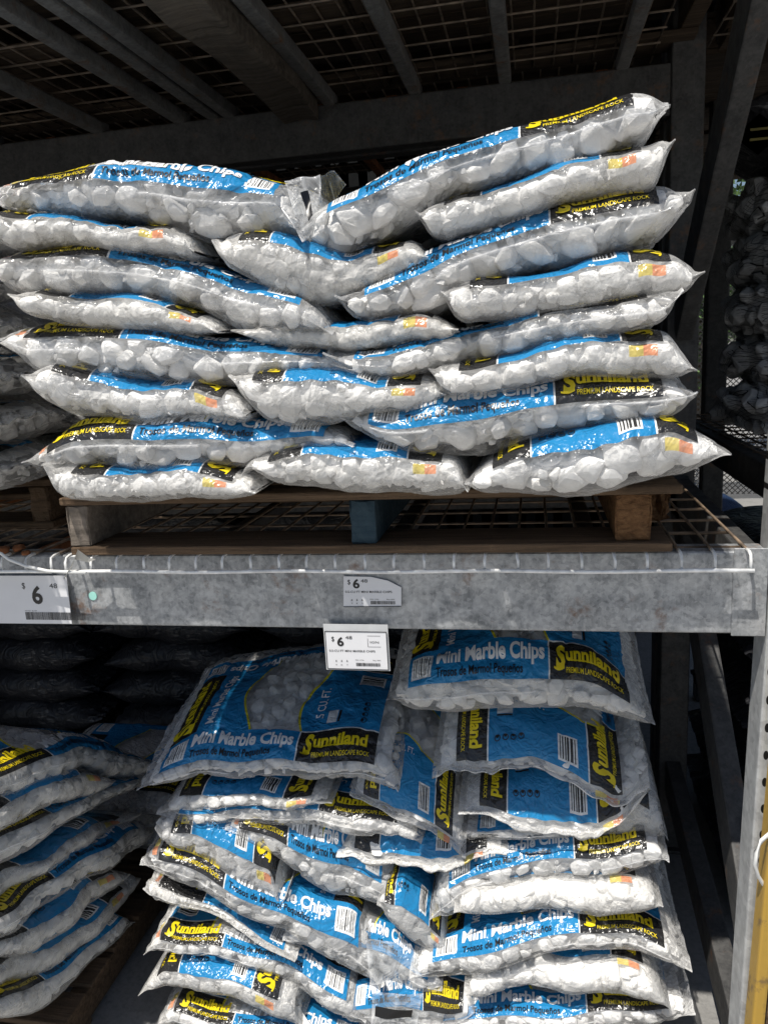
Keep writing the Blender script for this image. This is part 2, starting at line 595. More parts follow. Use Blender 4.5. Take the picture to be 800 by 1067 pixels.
def stone_protos(k):
    """angular chips: bevelled convex hulls of random points"""
    out = []
    for _ in range(k):
        n = NP.randint(13, 19)
        P = NP.normal(size=(n, 3)); P /= np.linalg.norm(P, axis=1)[:, None]
        for _i in range(6):      # spread the corners a little
            for a in range(n):
                d = P[a] - P; l = np.linalg.norm(d, axis=1) + 1e-6
                P[a] += (d / l[:, None] ** 3).sum(0) * .02
                P[a] /= np.linalg.norm(P[a])
        P *= NP.uniform(.86, 1.12, (n, 1)) * NP.uniform([.95, .75, .62], [1.18, 1.0, .85])
        bm = bmesh.new()
        for p in P: bm.verts.new(p)
        r = bmesh.ops.convex_hull(bm, input=bm.verts[:])
        bmesh.ops.delete(bm, geom=[g for g in r['geom_interior'] if isinstance(g, bmesh.types.BMVert)], context='VERTS')
        bmesh.ops.bevel(bm, geom=bm.edges[:], offset=.085, segments=2, affect='EDGES', profile=.55, clamp_overlap=True)
        bmesh.ops.triangulate(bm, faces=bm.faces[:])
        bm.normal_update(); bm.verts.ensure_lookup_table(); bm.verts.index_update()
        out.append((np.array([v.co[:] for v in bm.verts]), np.array([[v.index for v in f.verts] for f in bm.faces], dtype=np.int32)))
        bm.free()
    return out


PROTO = stone_protos(30)
PROTO_S = []
for _k in range(16):
    _P = NP.normal(size=(11, 3)); _P /= np.linalg.norm(_P, axis=1)[:, None]; _P *= NP.uniform(.8, 1.1, (11, 1)) * np.array([1.1, .9, .75])
    _bm = bmesh.new()
    for _p in _P: _bm.verts.new(_p)
    _r = bmesh.ops.convex_hull(_bm, input=_bm.verts[:])
    bmesh.ops.delete(_bm, geom=[g for g in _r['geom_interior'] if isinstance(g, bmesh.types.BMVert)], context='VERTS')
    _bm.verts.ensure_lookup_table(); _bm.verts.index_update()
    PROTO_S.append((np.array([v.co[:] for v in _bm.verts]), np.array([[v.index for v in f.verts] for f in _bm.faces], dtype=np.int32))); _bm.free()


def smooth1(y, it=2):
    y = np.array(y, dtype=float)
    for _ in range(it):
        z = y.copy(); z[1:-1] = .25 * y[:-2] + .5 * y[1:-1] + .25 * y[2:]; y = z
    return y


def rand_rot(rs):
    q = rs.normal(size=4); q /= np.linalg.norm(q)
    w, x, y, z = q
    return np.array([[1 - 2 * (y * y + z * z), 2 * (x * y - z * w), 2 * (x * z + y * w)],
                     [2 * (x * y + z * w), 1 - 2 * (x * x + z * z), 2 * (y * z - x * w)],
                     [2 * (x * z - y * w), 2 * (y * z + x * w), 1 - 2 * (x * x + y * y)]])


STAT = {'stones': 0}


def bag(name, view, top, bot, Yf=1.25, X0=None, slope=0.0, depth=None, full=False, dust=.3, label='', cat='bag', group=None,
        film='film', stones=True, lettering=True, size=(.017, .032), seed=None, world=False, tails=(0, 0), roll=0.0, flop=.012,
        stonemat='marble', wrinkle=1.0, nq=84, seal=False, plump=True, ls=.030):
    """A soft sealed bag: two sheets over a rectangle (q along the visible side, d going back), filled with stones."""
    rs = np.random.RandomState(seed if seed is not None else (abs(hash((view, tuple(top)))) % 99991 if False else int(sum(p[0] * 7 + p[1] * 13 for p in top) * 100) % 99991))
    kind = view[0]
    if depth is None: depth = .40 if kind == 'A' else .56
    def conv(p):
        if world: return p[0], p[1]
        if X0 is None:
            w = onY(p[0], p[1], Yf + .03); return w[0], w[2]
        w = onX(p[0], p[1], X0 - .03); return w[1], w[2]
    tp = sorted(conv(p) for p in top); bp = sorted(conv(p) for p in bot)
    q0 = min(tp[0][0], bp[0][0]); q1 = max(tp[-1][0], bp[-1][0])
    q = np.linspace(q0, q1, nq + 1)
    # ends: where only one list reaches the tip, both meet there
    tx, tz = [p[0] for p in tp], [p[1] for p in tp]; bx, bz = [p[0] for p in bp], [p[1] for p in bp]
    tq = smooth1(np.interp(q, tx, tz), 4); bq = smooth1(np.interp(q, bx, bz), 4)
    mid = (tq + bq) / 2; h = np.maximum((tq - bq) / 2, .0015)
    e0 = np.clip((q - q0) / .014, 0, 1); e1 = np.clip((q1 - q) / .014, 0, 1)
    if stones: h = h * (1.16 if full and plump else 1.05) + .0022
    puff = 1.0 if full and plump else 0.0
    h = np.maximum(h * np.sqrt(np.minimum(e0, e1)), .0012)
    nt, nb = 64, 44
    def Ef(dv):
        dv = np.clip(dv, 0, depth)
        dd = np.minimum(dv, depth - dv)
        if seal: return .02 + .98 * np.sin(np.clip((dd - .012) / .075, 0, 1) * PI / 2) ** .62
        return .03 + .97 * np.sin(np.clip(dd / (.062 if kind == 'A' else .055), 0, 1) * PI / 2) ** .46
    # stations round the section: even along the arc, closer together at the visible front
    pf = np.linspace(0, 1, 4001) ** 2.2 * PI
    df = depth * (1 - np.cos(pf)) / 2
    hm = float(np.percentile(h, 70))
    sp = np.hypot(np.diff(df), hm * np.diff(Ef(df))) * (1 + 2.2 * np.exp(-df[1:] / .06))
    cs = np.concatenate([[0], np.cumsum(sp)]); cs /= cs[-1]
    dt = np.interp(np.linspace(0, 1, nt + 1), cs, df); db = np.interp(np.linspace(0, 1, nb + 1), cs, df)
    d = np.concatenate([dt, db[::-1][1:-1]])
    nj = len(d)
    sg = np.concatenate([np.ones(nt + 1), -np.ones(nb - 1)])
    E = Ef(d)
    Q = np.repeat(q[:, None], nj, 1); Dm = np.repeat(d[None], nq + 1, 0)
    L = q1 - q0
    # gentle lumps in plan and height
    f1, f2, f3, f4 = rs.uniform(0, 6.28, 4)
    def crown(Q_, D_): return puff * .030 * np.sin(PI * np.clip(D_ / depth, 0, 1)) ** .8 * np.sin(PI * np.clip((Q_ - q0) / L, 0, 1)) ** .7
    def lumpf(Q_, D_): return (1 + 1.1 * puff) * .005 * np.sin(Q_ * 17 + f1) * np.sin(D_ * 15 + f2) + .003 * np.sin(Q_ * 37 + f3 + D_ * 9)
    def wander(Q_): return .008 * np.sin(Q_ * 14 + f4) + .005 * np.sin(Q_ * 33 + f1)
    Hm = h[:, None] * E[None] * sg[None]
    Z = mid[:, None] + slope * Dm + Hm + lumpf(Q, Dm) * np.abs(E[None]) * np.minimum(1, h[:, None] / .03) + crown(Q, Dm) * (sg[None] > 0)
    def keep_inside(V):
        q_ = V[:, 0] if X0 is None else V[:, 1]
        y_ = (V[:, 1] - Yf) if X0 is None else (X0 - V[:, 0])
        w_ = wander(q_)
        d0 = np.maximum((y_ - w_) / (1 - w_ / depth), .004)
        h_ = np.interp(q_, q, h); E_ = Ef(d0)
        zc = np.interp(q_, q, mid) + slope * d0 + lumpf(q_, d0) * E_ * np.minimum(1, h_ / .03)
        hh = np.maximum(h_ * E_ - .003, .0005)
        V[:, 2] = np.clip(V[:, 2], zc - hh, zc + hh + crown(q_, d0))
        yn = d0 + w_ * (1 - d0 / depth)
        if X0 is None: V[:, 1] = Yf + yn
        else: V[:, 0] = X0 - yn
        return V
    # front edge wanders
    Dm = Dm + wander(Q) * (1 - Dm / depth)
    # seals and their pleats
    if kind == 'A':
        en = np.exp(-(Q - q0) / .045) + np.exp(-(q1 - Q) / .045)
        Z = Z + wrinkle * .0035 * en * np.sin(Dm * 150 + f1 + 3 * np.sin(Dm * 23 + f2))
        Z = Z + .010 * np.exp(-(Q - q0) / .02) * np.sin(Dm * 17 + f3) + .010 * np.exp(-(q1 - Q) / .02) * np.sin(Dm * 15 + f2)
        crease = np.maximum(np.exp(-(Q - q0) / .010), np.exp(-(q1 - Q) / .010))
        fm = np.zeros_like(Q); fm[:, 0] = 1
        crease = np.maximum(crease * .7, fm * (.35 + .65 * (np.sin(Q * 11 + f3) > -.3)))
        Dm[:, 0] -= .0025
    else:
        en = np.exp(-Dm / .05)
        Z = Z + wrinkle * (.0022 if seal else .0015) * en * np.sin(Q * 120 + f1 + 3 * np.sin(Q * 19 + f2)) + (.004 if seal else .003) * np.exp(-Dm / .03) * np.sin(Q * 27 + f4)
        if seal: Z = Z - flop * np.exp(-Dm / .014)
        crease = np.exp(-np.abs(Dm - wander(Q)) / (.009 if seal else .003)) * (.9 if seal else .6)
    P = np.empty((nq + 1, nj, 3))
    if X0 is None:
        P[..., 0] = Q; P[..., 1] = Yf + Dm; P[..., 2] = Z
    else:
        P[..., 1] = Q; P[..., 0] = X0 - Dm; P[..., 2] = Z
    # normals of the envelope
    def normals(P):
        du = np.gradient(P, axis=0)
        dv = np.roll(P, -1, 1) - np.roll(P, 1, 1)
        n = np.cross(du, dv); n /= np.maximum(np.linalg.norm(n, axis=2, keepdims=True), 1e-9)
        return n
    N = normals(P)
    ctr = P.mean((0, 1))
    if ((P[nq // 2, nt // 2] - P[nq // 2, nt + nb // 2]) * N[nq // 2, nt // 2]).sum() < 0: N = -N
    arc = np.concatenate([[0], np.cumsum(np.hypot(np.diff(d[:nt + 1]), np.diff(np.mean(h) * E[:nt + 1])))]); arc /= arc[-1]
    qf = (q - q0) / L
    afull = np.concatenate([arc, np.full(nb - 1, 0.0)])
    QF = np.repeat(qf[:, None], nj, 1); AF = np.repeat(afull[None], nq + 1, 0)
    def to_canvas(qf_, af_):
        if view == 'A+': return LC * qf_, WC * af_ + ls
        if view == 'A-': return LC * (1 - qf_), WC * (1 - af_) - ls
        if view == 'B+': return LC * (1 - af_) - ls, WC * qf_
        return LC * af_ + ls, WC * (1 - qf_)
    # ---- stones laid against the inside of the film
    SV = []; SF = []; nv = 0
    SP = []; SR = []
    if stones:
        area = np.linalg.norm(np.gradient(P, axis=0), axis=2) * np.linalg.norm((np.roll(P, -1, 1) - np.roll(P, 1, 1)) / 2, axis=2)
        vis = (Dm < (.34 if kind == 'B' else .44))
        w = area * vis * (h[:, None] * E[None] > .010)
        w = (w / w.sum()).ravel()
        clean = dust < .42
        nc = 1900 if clean else 3600; nbig = 1100
        pick = rs.choice(w.size, nc, p=w)
        ii, jj = pick // nj, pick % nj
        rr = np.sort(rs.uniform(size[0], size[1], nc) * np.where(rs.rand(nc) < .25, .72, 1.0))[::-1]
        rr = np.concatenate([rr[np.sort(rs.choice(nc, nbig, False))], np.sort(rs.uniform(.006, .013, nc - nbig))[::-1]])
        SPa_ = np.zeros((nc, 3)); SRa_ = np.zeros(nc); ns = 0
        for c in range(nc):
            i, j, r = ii[c], jj[c], rr[c]
            small = c >= nbig
            if not small: r = min(r, max(h[i] * .85, .010))
            p = P[i, j]
            if ns:
                ds = SPa_[:ns] - p
                lim = (.76 if small else .74) * (r + SRa_[:ns])
                if ((ds * ds).sum(1) < lim * lim).any(): continue
            SPa_[ns] = p; SRa_[ns] = r; ns += 1
            SP.append(p); SR.append(r)
            nz = N[i, j, 2]
            if nz < -.93: continue
            if film == 'film' and j <= nt:
                s_, a_ = to_canvas(qf[i], arc[j])
                if .06 < s_ < .52 and A0 + .012 < a_ < A1 - .012 and not (full and .215 < s_ < .40 and A0 + ST - .01 < a_ < A1): continue
            if not full and nz > .90 and Dm[i, j] > .09: continue
            if full and nz > .6 and Dm[i, j] > .40: continue
            PR = PROTO_S if small else PROTO
            k = rs.randint(len(PR))
            V = (PR[k][0] * r * 1.06) @ rand_rot(rs).T
            n = N[i, j]
            cpt = p - n * (r * (1.0 if small else .80) + (.003 if small else 0))
            V = V + cpt
            over = (V - p) @ n + .003
            V = V - np.maximum(over, 0)[:, None] * n[None] * .92
            V = keep_inside(V)
            SV.append(V); SF.append(PR[k][1] + nv); nv += len(V)
        STAT['stones'] += len(SV)
    # drape the film over the stones
    if SP:
        SPa = np.array(SP); SRa = np.array(SR)
        flat = P.reshape(-1, 3)
        best = np.full(len(flat), 9.0)
        for a in range(0, len(flat), 2000):
            dd_ = np.linalg.norm(flat[a:a + 2000, None] - SPa[None], axis=2) / SRa[None]
            best[a:a + 2000] = dd_.min(1)
        x = np.clip((best - .80) / .75, 0, 1); x = x * x * (3 - 2 * x)
        dmax = np.minimum(.0065 if full else .0045, h * .2)[:, None]
        FP = P - N * (x.reshape(nq + 1, nj) * dmax)[..., None] + N * .0012
    else:
        FP = P.copy()
    # ---- film mesh
    idx = np.arange((nq + 1) * nj).reshape(nq + 1, nj)
    a = idx[:-1, :]; b = idx[1:, :]
    quads = np.stack([a, b, np.roll(b, -1, 1), np.roll(a, -1, 1)], -1)     # i, j, 4
    S_, A_ = to_canvas(QF, AF)
    UV = np.stack([S_, A_], -1).reshape(-1, 2)
    qv = quads.reshape(-1, 4)
    luv = UV[qv]
    jcol = np.tile(np.arange(nj), nq)
    bottom = jcol >= nt
    # clear underside: parked off the printed canvas
    luv[bottom, :, 1] = -1.0
    if film == 'net':
        luv = np.stack([Q.reshape(-1)[qv], (Dm + Hm).reshape(-1)[qv]], -1)
    base = (float(FP[..., 0].mean()), float(FP[..., 1].mean()), float(FP[..., 2].min()))
    root = thing(name, base, label, cat, group)
    fo = mesh_np('plastic_film' if film != 'net' else 'net', FP.reshape(-1, 3), [qv], M[film], root, uv=luv, attrs={'crease': crease.reshape(-1)})
    fo['dust'] = float(dust)
    # ---- contents: core plus stones
    if stones:
        ins = .014
        K = P.copy()
        K[..., 2] = mid[:, None] + slope * Dm + (P[..., 2] - mid[:, None] - slope * Dm) * (.66 if dust < .42 else .74) + .0035 * np.sin(Q * 260 + f1 * 3 * np.sin(Dm * 60)) * np.sin(Dm * 230 + f2 + 2 * np.sin(Q * 70))
        if X0 is None: K[..., 1] = Yf + (.022 if dust < .42 else .016) + (K[..., 1] - Yf) * (1 - .044 / depth)
        else: K[..., 0] = X0 - .016 - (X0 - K[..., 0]) * (1 - .032 / depth)
        K = K[3:-3]
        kn = np.arange(K.shape[0] * K.shape[1]).reshape(K.shape[:2])
        ka, kb = kn[:-1], kn[1:]
        kq = np.stack([ka, kb, np.roll(kb, -1, 1), np.roll(ka, -1, 1)], -1).reshape(-1, 4)
        KV = K.reshape(-1, 3)
        if SV:
            V = np.concatenate(SV + [KV]); F = [np.concatenate(SF), kq + nv]
        else:
            V, F = KV, [kq]
        mesh_np('marble_chips' if stonemat == 'marble' else 'river_rock', V, F, M[stonemat], root, smooth=False)
    # ---- lettering follows the film
    if lettering and film == 'film':
        FN = normals(FP)
        if (FN * N).sum() < 0: FN = -FN
        Vs, Fs, Ms, n = [], [], [], 0
        for (SA, F, mi) in CANVAS:
            s_, a_ = SA[:, 0], SA[:, 1]
            if view == 'A+': qf_, af_ = s_ / LC, (a_ - ls) / WC
            elif view == 'A-': qf_, af_ = 1 - s_ / LC, 1 - (a_ + ls) / WC
            elif view == 'B+': qf_, af_ = a_ / WC, 1 - (s_ + ls) / LC
            else: qf_, af_ = 1 - a_ / WC, (s_ - ls) / LC
            if not full and af_.min() > (.42 if kind == 'A' else .34): continue
            iu = np.clip(qf_ * nq, 0, nq - 1e-4); jv = np.clip(np.interp(af_, arc, np.arange(nt + 1)), 0, nt - 1e-4)
            i0 = iu.astype(int); j0 = jv.astype(int); fu = (iu - i0)[:, None]; fv = (jv - j0)[:, None]
            def bil(G): return (G[i0, j0] * (1 - fu) + G[i0 + 1, j0] * fu) * (1 - fv) + (G[i0, j0 + 1] * (1 - fu) + G[i0 + 1, j0 + 1] * fu) * fv
            V = bil(FP) + bil(FN) * .0013
            if not full:
                keep = (af_ < (.45 if kind == 'A' else .40))[F].all(1)
                F = F[keep]
            Vs.append(V); Fs.append(F + n); Ms.append(np.full(len(F), mi)); n += len(V)
        if Vs and sum(len(f) for f in Fs):
            mesh_np('lettering', np.concatenate(Vs), [np.concatenate(Fs)], [M['ink_white'], M['ink_black'], M['ink_yellow']], fo, midx=np.concatenate(Ms))
    return root, FP

# ------------------------------------------------------------------ the bags on the upper shelf (pixel outlines of the photograph, put on their real planes)
GU = 'bags of marble chips stacked on the upper pallet'
GL = 'bags of marble chips in the lower right stack'
GM = 'bags of marble chips stacked on the lower left pallet'
GN = 'bags in the shaded stack behind the left end of the upper shelf'
BN = 'marble_chip_bag'
FA, FB = 1.182, 1.172     # front planes of long-side bags and short-end bags


def U(view, top, bot, label, dY=0.0, **k):
    Yf = (FA if view[0] == 'A' else FB) + dY
    return bag(BN, view, top, bot, Yf=Yf, label=label, group=GU, **k)


U('A-', [(-4, 212), (4, 194), (50, 181), (110, 175), (175, 172), (250, 179), (294, 190), (306, 214), (322, 246)],
  [(-4, 212), (0, 217), (50, 222), (100, 229), (165, 237), (215, 252), (260, 248), (300, 238), (322, 246)],
  "topmost bag of the upper stack's left column, glossy blue print along its top edge", full=True, dust=.12, slope=.05, seed=1, plump=False, ls=0.036)
U('B+', [(-22, 236), (0, 221), (60, 228), (110, 232), (175, 236), (200, 249), (210, 265)],
  [(-22, 236), (-10, 246), (15, 259), (60, 258), (100, 255), (165, 262), (195, 270), (210, 265)],
  'dusty bag directly under the topmost bag of the upper left column, orange-tipped', dust=.8, seed=2)
U('A-', [(-6, 281), (15, 263), (50, 258), (95, 258), (150, 264), (210, 277), (270, 293), (325, 316), (352, 342)],
  [(-6, 281), (0, 290), (15, 303), (75, 310), (150, 311), (200, 318), (250, 340), (300, 348), (340, 347), (352, 342)],
  'long bag sagging down to the right in the upper left column, third from top', dust=.38, seed=3)
U('B+', [(24, 310), (60, 306), (110, 304), (150, 308), (200, 326), (228, 338), (236, 345)],
  [(24, 310), (35, 331), (65, 338), (105, 340), (150, 345), (200, 347), (236, 345)],
  'short dusty bag squeezed in the upper left column, fourth from top, little print showing', dust=.85, seed=4)
U('B+', [(250, 344), (290, 338), (330, 340), (380, 334), (440, 328), (460, 334), (480, 345)],
  [(250, 344), (270, 354), (300, 362), (350, 364), (400, 360), (450, 359), (480, 345)],
  'sandy bag in the dip between the upper columns, fourth row down, orange patch at right', dust=.95, dY=.012, size=(.010, .018), seed=5)
U('A-', [(0, 350), (15, 344), (30, 341), (100, 338), (165, 345), (225, 355), (280, 359), (345, 368), (372, 392)],
  [(0, 350), (22, 370), (40, 389), (100, 391), (150, 397), (200, 401), (250, 401), (300, 391), (350, 388), (372, 392)],
  "long bag whose pointed clear left tip sticks out past the upper stack's left edge", dust=.22, seed=6)
U('B+', [(38, 391), (60, 378), (100, 388), (150, 397), (210, 402), (245, 411), (266, 427)],
  [(38, 391), (50, 416), (75, 431), (150, 437), (210, 439), (258, 438), (266, 427)],
  'short bag with curled clear left corner, under the bag whose tip sticks out', dust=.42, seed=7)
U('B+', [(244, 390), (270, 388), (290, 384), (320, 383), (350, 388), (395, 398), (430, 391), (452, 396), (466, 411)],
  [(244, 390), (258, 415), (275, 435), (310, 440), (350, 441), (400, 428), (440, 426), (466, 411)],
  'short bag in the middle of the upper stack, third row up, pointed left corner', dust=.6, seed=8)
U('A-', [(31, 481), (65, 452), (80, 440), (135, 436), (215, 437), (270, 443), (325, 441), (355, 449), (372, 463)],
  [(31, 481), (50, 487), (75, 489), (150, 487), (250, 487), (300, 480), (350, 468), (372, 463)],
  'long bag with yellow lettering on black at its left, second row above the upper pallet', dust=.2, seed=9, ls=0.042, full=False)
U('B+', [(58, 485), (75, 486), (100, 488), (165, 485), (215, 486), (242, 492), (260, 497), (273, 507)],
  [(58, 485), (63, 506), (68, 518), (100, 521), (190, 522), (235, 519), (262, 514), (273, 507)],
  'leftmost bag of the bottom row on the upper pallet, under the long yellow lettered bag', dust=.6, size=(.014, .026), seed=10)
U('B+', [(260, 478), (290, 472), (330, 464), (400, 466), (440, 470), (475, 476), (489, 509)],
  [(260, 478), (262, 500), (300, 508), (350, 511), (400, 513), (450, 514), (489, 510)],
  'middle bag of the bottom row on the upper pallet, orange patch at right', dust=.6, size=(.012, .024), seed=11)
U('B+', [(485, 503), (510, 482), (540, 466), (600, 447), (650, 444), (700, 440), (725, 452), (757, 470)],
  [(485, 503), (500, 512), (540, 514), (575, 513), (650, 507), (690, 500), (715, 494), (757, 470)],
  'rightmost bag of the bottom row on the upper pallet, a barcode on its blue top', dust=.10, dY=-.006, size=(.02, .036), seed=12)
U('A+', [(356, 428), (380, 428), (410, 431), (450, 416), (500, 407), (550, 401), (620, 393), (700, 394), (722, 417)],
  [(356, 428), (370, 447), (400, 466), (440, 474), (475, 476), (500, 475), (550, 452), (625, 449), (690, 441), (705, 436), (722, 417)],
  'long upper-stack bag with clearly readable white and yellow lettering, just above the bottom row', dust=.12, size=(.02, .036), seed=13, ls=0.045)
U('B+', [(450, 386), (500, 375), (540, 366), (575, 360), (630, 352), (670, 346), (697, 348), (721, 385)],
  [(450, 386), (463, 410), (490, 411), (525, 406), (600, 394), (660, 393), (700, 393), (721, 385)],
  'short bag in the upper right column, third row up, yellow letters above orange patch', dust=.5, seed=14)
U('A+', [(342, 372), (400, 368), (450, 354), (500, 337), (575, 319), (640, 312), (695, 308), (706, 311)],
  [(342, 372), (370, 392), (400, 397), (440, 392), (490, 377), (525, 368), (600, 356), (690, 341), (706, 311)],
  'thin long bag in the upper right column, fourth row up, mostly clear film', dust=.3, seed=15)
U('B+', [(462, 306), (480, 295), (550, 286), (625, 270), (680, 262), (705, 268), (729, 287)],
  [(462, 306), (470, 326), (485, 335), (550, 328), (625, 320), (690, 310), (715, 303), (729, 287)],
  'sandy rounded bag with orange patch in the upper right column, fifth row up', dust=.55, size=(.012, .026), seed=16)
U('A+', [(354, 318), (380, 299), (400, 290), (450, 264), (500, 240), (580, 214), (640, 202), (700, 198), (719, 203)],
  [(354, 318), (365, 330), (400, 334), (450, 331), (475, 308), (550, 283), (625, 266), (690, 251), (705, 226), (719, 203)],
  'long thick bag in the upper right column, third down, yellow lettering at its right end', dust=.14, size=(.02, .038), seed=17, ls=0.038)
U('B+', [(436, 224), (475, 205), (550, 185), (600, 168), (650, 153), (692, 147), (698, 152)],
  [(436, 224), (448, 243), (470, 246), (500, 237), (575, 216), (640, 199), (684, 191), (698, 152)],
  'second bag down in the upper right column, short with a clear right end', dust=.55, dY=.004, seed=18)
U('A+', [(316, 250), (328, 222), (350, 204), (390, 190), (450, 163), (500, 146), (550, 129), (600, 112), (660, 98), (694, 106)],
  [(316, 250), (350, 261), (400, 247), (440, 226), (475, 206), (550, 184), (600, 170), (675, 146), (694, 106)],
  'topmost bag of the upper right column, tilted up to the right, barcode at left', full=True, dust=.06, size=(.02, .038), slope=.03, seed=19, plump=False, ls=0.036)
U('B+', [(230, 250), (260, 243), (290, 241), (330, 256), (360, 268), (390, 256), (430, 250), (449, 272)],
  [(230, 250), (236, 276), (280, 301), (310, 313), (340, 316), (380, 302), (420, 288), (449, 272)],
  'dusty bag sunk in the gap between the two topmost bags of the upper stack', dust=.85, dY=.01, size=(.012, .024), seed=20)

# ------------------------------------------------------------------ lower right stack
FL = 1.50


def Lb(view, top, bot, label, Y=FL, **k):
    return bag(BN, view, top, bot, Yf=Y, label=label, group=GL, **k)


Lb('A+', [(149, 813), (180, 796), (210, 791), (300, 786), (380, 791), (408, 797), (417, 815)],
   [(149, 813), (170, 814), (220, 810), (300, 807), (370, 811), (417, 821)],
   'large bag lying face up under the hanging price tag, its whole blue front visible', Y=1.500, full=True, slope=.27, dust=.25, depth=.43, seed=31)
Lb('A+', [(404, 724), (425, 708), (450, 700), (500, 692), (560, 690), (620, 702), (655, 724), (680, 752)],
   [(404, 724), (430, 743), (470, 744), (500, 739), (560, 735), (620, 745), (680, 754)],
   'bag face up at the top right of the lower stack, close under the shelf beam', Y=1.520, full=True, slope=.20, dust=.3, depth=.43, seed=32)
Lb('B+', [(452, 796), (470, 781), (500, 777), (550, 779), (590, 790), (625, 806), (645, 822), (674, 800)],
   [(452, 797), (480, 804), (520, 805), (560, 812), (600, 822), (645, 836), (674, 812)],
   'bag with short end forward, white emblem and icons on blue between two black strips', Y=1.500, full=True, slope=.24, dust=.3, depth=.50, seed=33, seal=True)
Lb('B+', [(478, 842), (500, 834), (545, 835), (600, 838), (640, 836), (676, 808)],
   [(478, 842), (500, 850), (540, 862), (580, 872), (620, 873), (655, 852), (676, 822)],
   'crumpled bag with narrow blue band and barcode, third from top in the lower right column', Y=1.495, full=True, slope=.12, dust=.45, seed=34, seal=True)
Lb('B+', [(366, 822), (390, 818), (420, 822), (450, 838), (478, 862), (486, 874)],
   [(366, 822), (380, 836), (410, 846), (450, 870), (478, 882), (486, 876)],
   'bag wedged upright between the two lower columns, its blue end panel tilting to the right', Y=1.515, full=True, slope=.33, dust=.3, depth=.40, seed=35, seal=True)
Lb('B+', [(170, 842), (185, 826), (220, 822), (270, 822), (320, 822), (348, 832)],
   [(170, 842), (185, 848), (220, 841), (270, 836), (320, 836), (348, 834)],
   'thin bag end with icons on blue directly under the large face-up bag', Y=1.500, full=False, dust=.4, slope=.05, seed=36)
Lb('A+', [(170, 842), (200, 838), (260, 836), (320, 836), (380, 838), (425, 852), (441, 868)],
   [(170, 846), (200, 853), (260, 856), (330, 861), (390, 868), (441, 873)],
   'long bag second from top in the lower left column, yellow lettering at its right end', Y=1.505, dust=.45, roll=0, seed=37)
Lb('B+', [(170, 850), (210, 853), (250, 868), (285, 892), (303, 918), (294, 944)],
   [(170, 850), (175, 870), (200, 887), (240, 912), (270, 933), (294, 945), (303, 926)],
   'bag slumping steeply down to the right, barcode and yellow S on its blue end', Y=1.485, full=False, dust=.3, slope=.12, seed=38)
Lb('A-', [(240, 850), (290, 858), (330, 872), (370, 888), (395, 902), (414, 918)],
   [(240, 852), (270, 880), (310, 905), (350, 932), (390, 943), (414, 936)],
   'bag sloping down behind the slumped bag, white lettering and barcode at its right', Y=1.515, dust=.2, slope=.15, full=True, seed=39)
Lb('A-', [(150, 890), (162, 879), (190, 882), (240, 905), (285, 930), (330, 946), (368, 962), (392, 992), (398, 1020)],
   [(150, 890), (158, 904), (200, 926), (250, 946), (300, 971), (340, 998), (370, 1020), (390, 1026), (398, 1022)],
   'long lettered bag running down to the right under the slumped bag, barcode at right', Y=1.475, dust=.25, seed=40)
Lb('A-', [(155, 914), (175, 918), (215, 938), (260, 958), (312, 992)],
   [(155, 914), (165, 934), (215, 947), (260, 968), (312, 993)],
   'thin crescent of a dusty white bag in the lower left column with no print showing', Y=1.485, dust=.7, lettering=False, seed=41)
Lb('A-', [(154, 984), (170, 967), (235, 976), (290, 992), (340, 1015), (366, 1030), (384, 1052)],
   [(154, 984), (190, 987), (225, 991), (270, 1006), (300, 1024), (350, 1052), (375, 1058), (384, 1054)],
   'long bag third from the bottom in the lower left column, dark end overhanging at left', Y=1.480, dust=.35, seed=42)
Lb('B+', [(150, 1028), (172, 1004), (200, 1003), (250, 1008), (290, 1022), (312, 1036), (316, 1062)],
   [(150, 1029), (180, 1029), (200, 1028), (250, 1037), (290, 1052), (316, 1064)],
   'sunlit short bag with icons on blue and orange patch, second from bottom, lower left column', Y=1.455, dust=.55, seed=43)
Lb('A-', [(166, 1058), (180, 1047), (240, 1054), (290, 1064), (340, 1076), (390, 1090)],
   [(166, 1060), (200, 1068), (260, 1076), (320, 1090), (390, 1098)],
   'sunlit bottom bag of the lower left column, bold yellow lettering on black', Y=1.450, dust=.3, seed=44)
# right half
Lb('A+', [(480, 862), (560, 850), (620, 838), (660, 815), (690, 838), (694, 862)],
   [(480, 872), (560, 870), (640, 872), (680, 876), (694, 868)],
   "bag end hanging over the lower stack's right edge, below the crumpled bag", Y=1.530, dust=.5, lettering=False, seed=46)
Lb('A+', [(450, 935), (465, 906), (500, 896), (560, 882), (620, 876), (665, 868), (690, 872), (694, 884)],
   [(450, 944), (470, 955), (490, 934), (540, 920), (600, 914), (650, 907), (685, 898), (694, 888)],
   'bag in the lower right column with white lettering curving up, just below the crumpled bag', Y=1.500, dust=.12, seed=47)
Lb('B+', [(474, 938), (490, 925), (540, 922), (600, 918), (650, 915), (676, 922), (688, 934)],
   [(474, 940), (490, 952), (550, 949), (625, 949), (670, 947), (688, 937)],
   'sunlit rounded bag in the lower right column, small orange patch and almost no print', Y=1.470, dust=.6, seed=48, ls=-.012)
Lb('A+', [(428, 1006), (445, 993), (480, 983), (540, 966), (600, 957), (660, 962), (696, 976), (717, 1000)],
   [(428, 1008), (450, 1018), (500, 1012), (550, 997), (600, 986), (650, 990), (717, 1002)],
   'sunlit bag with the clearest white product name and yellow lettering, in the lower right column', Y=1.460, dust=.35, seed=49)
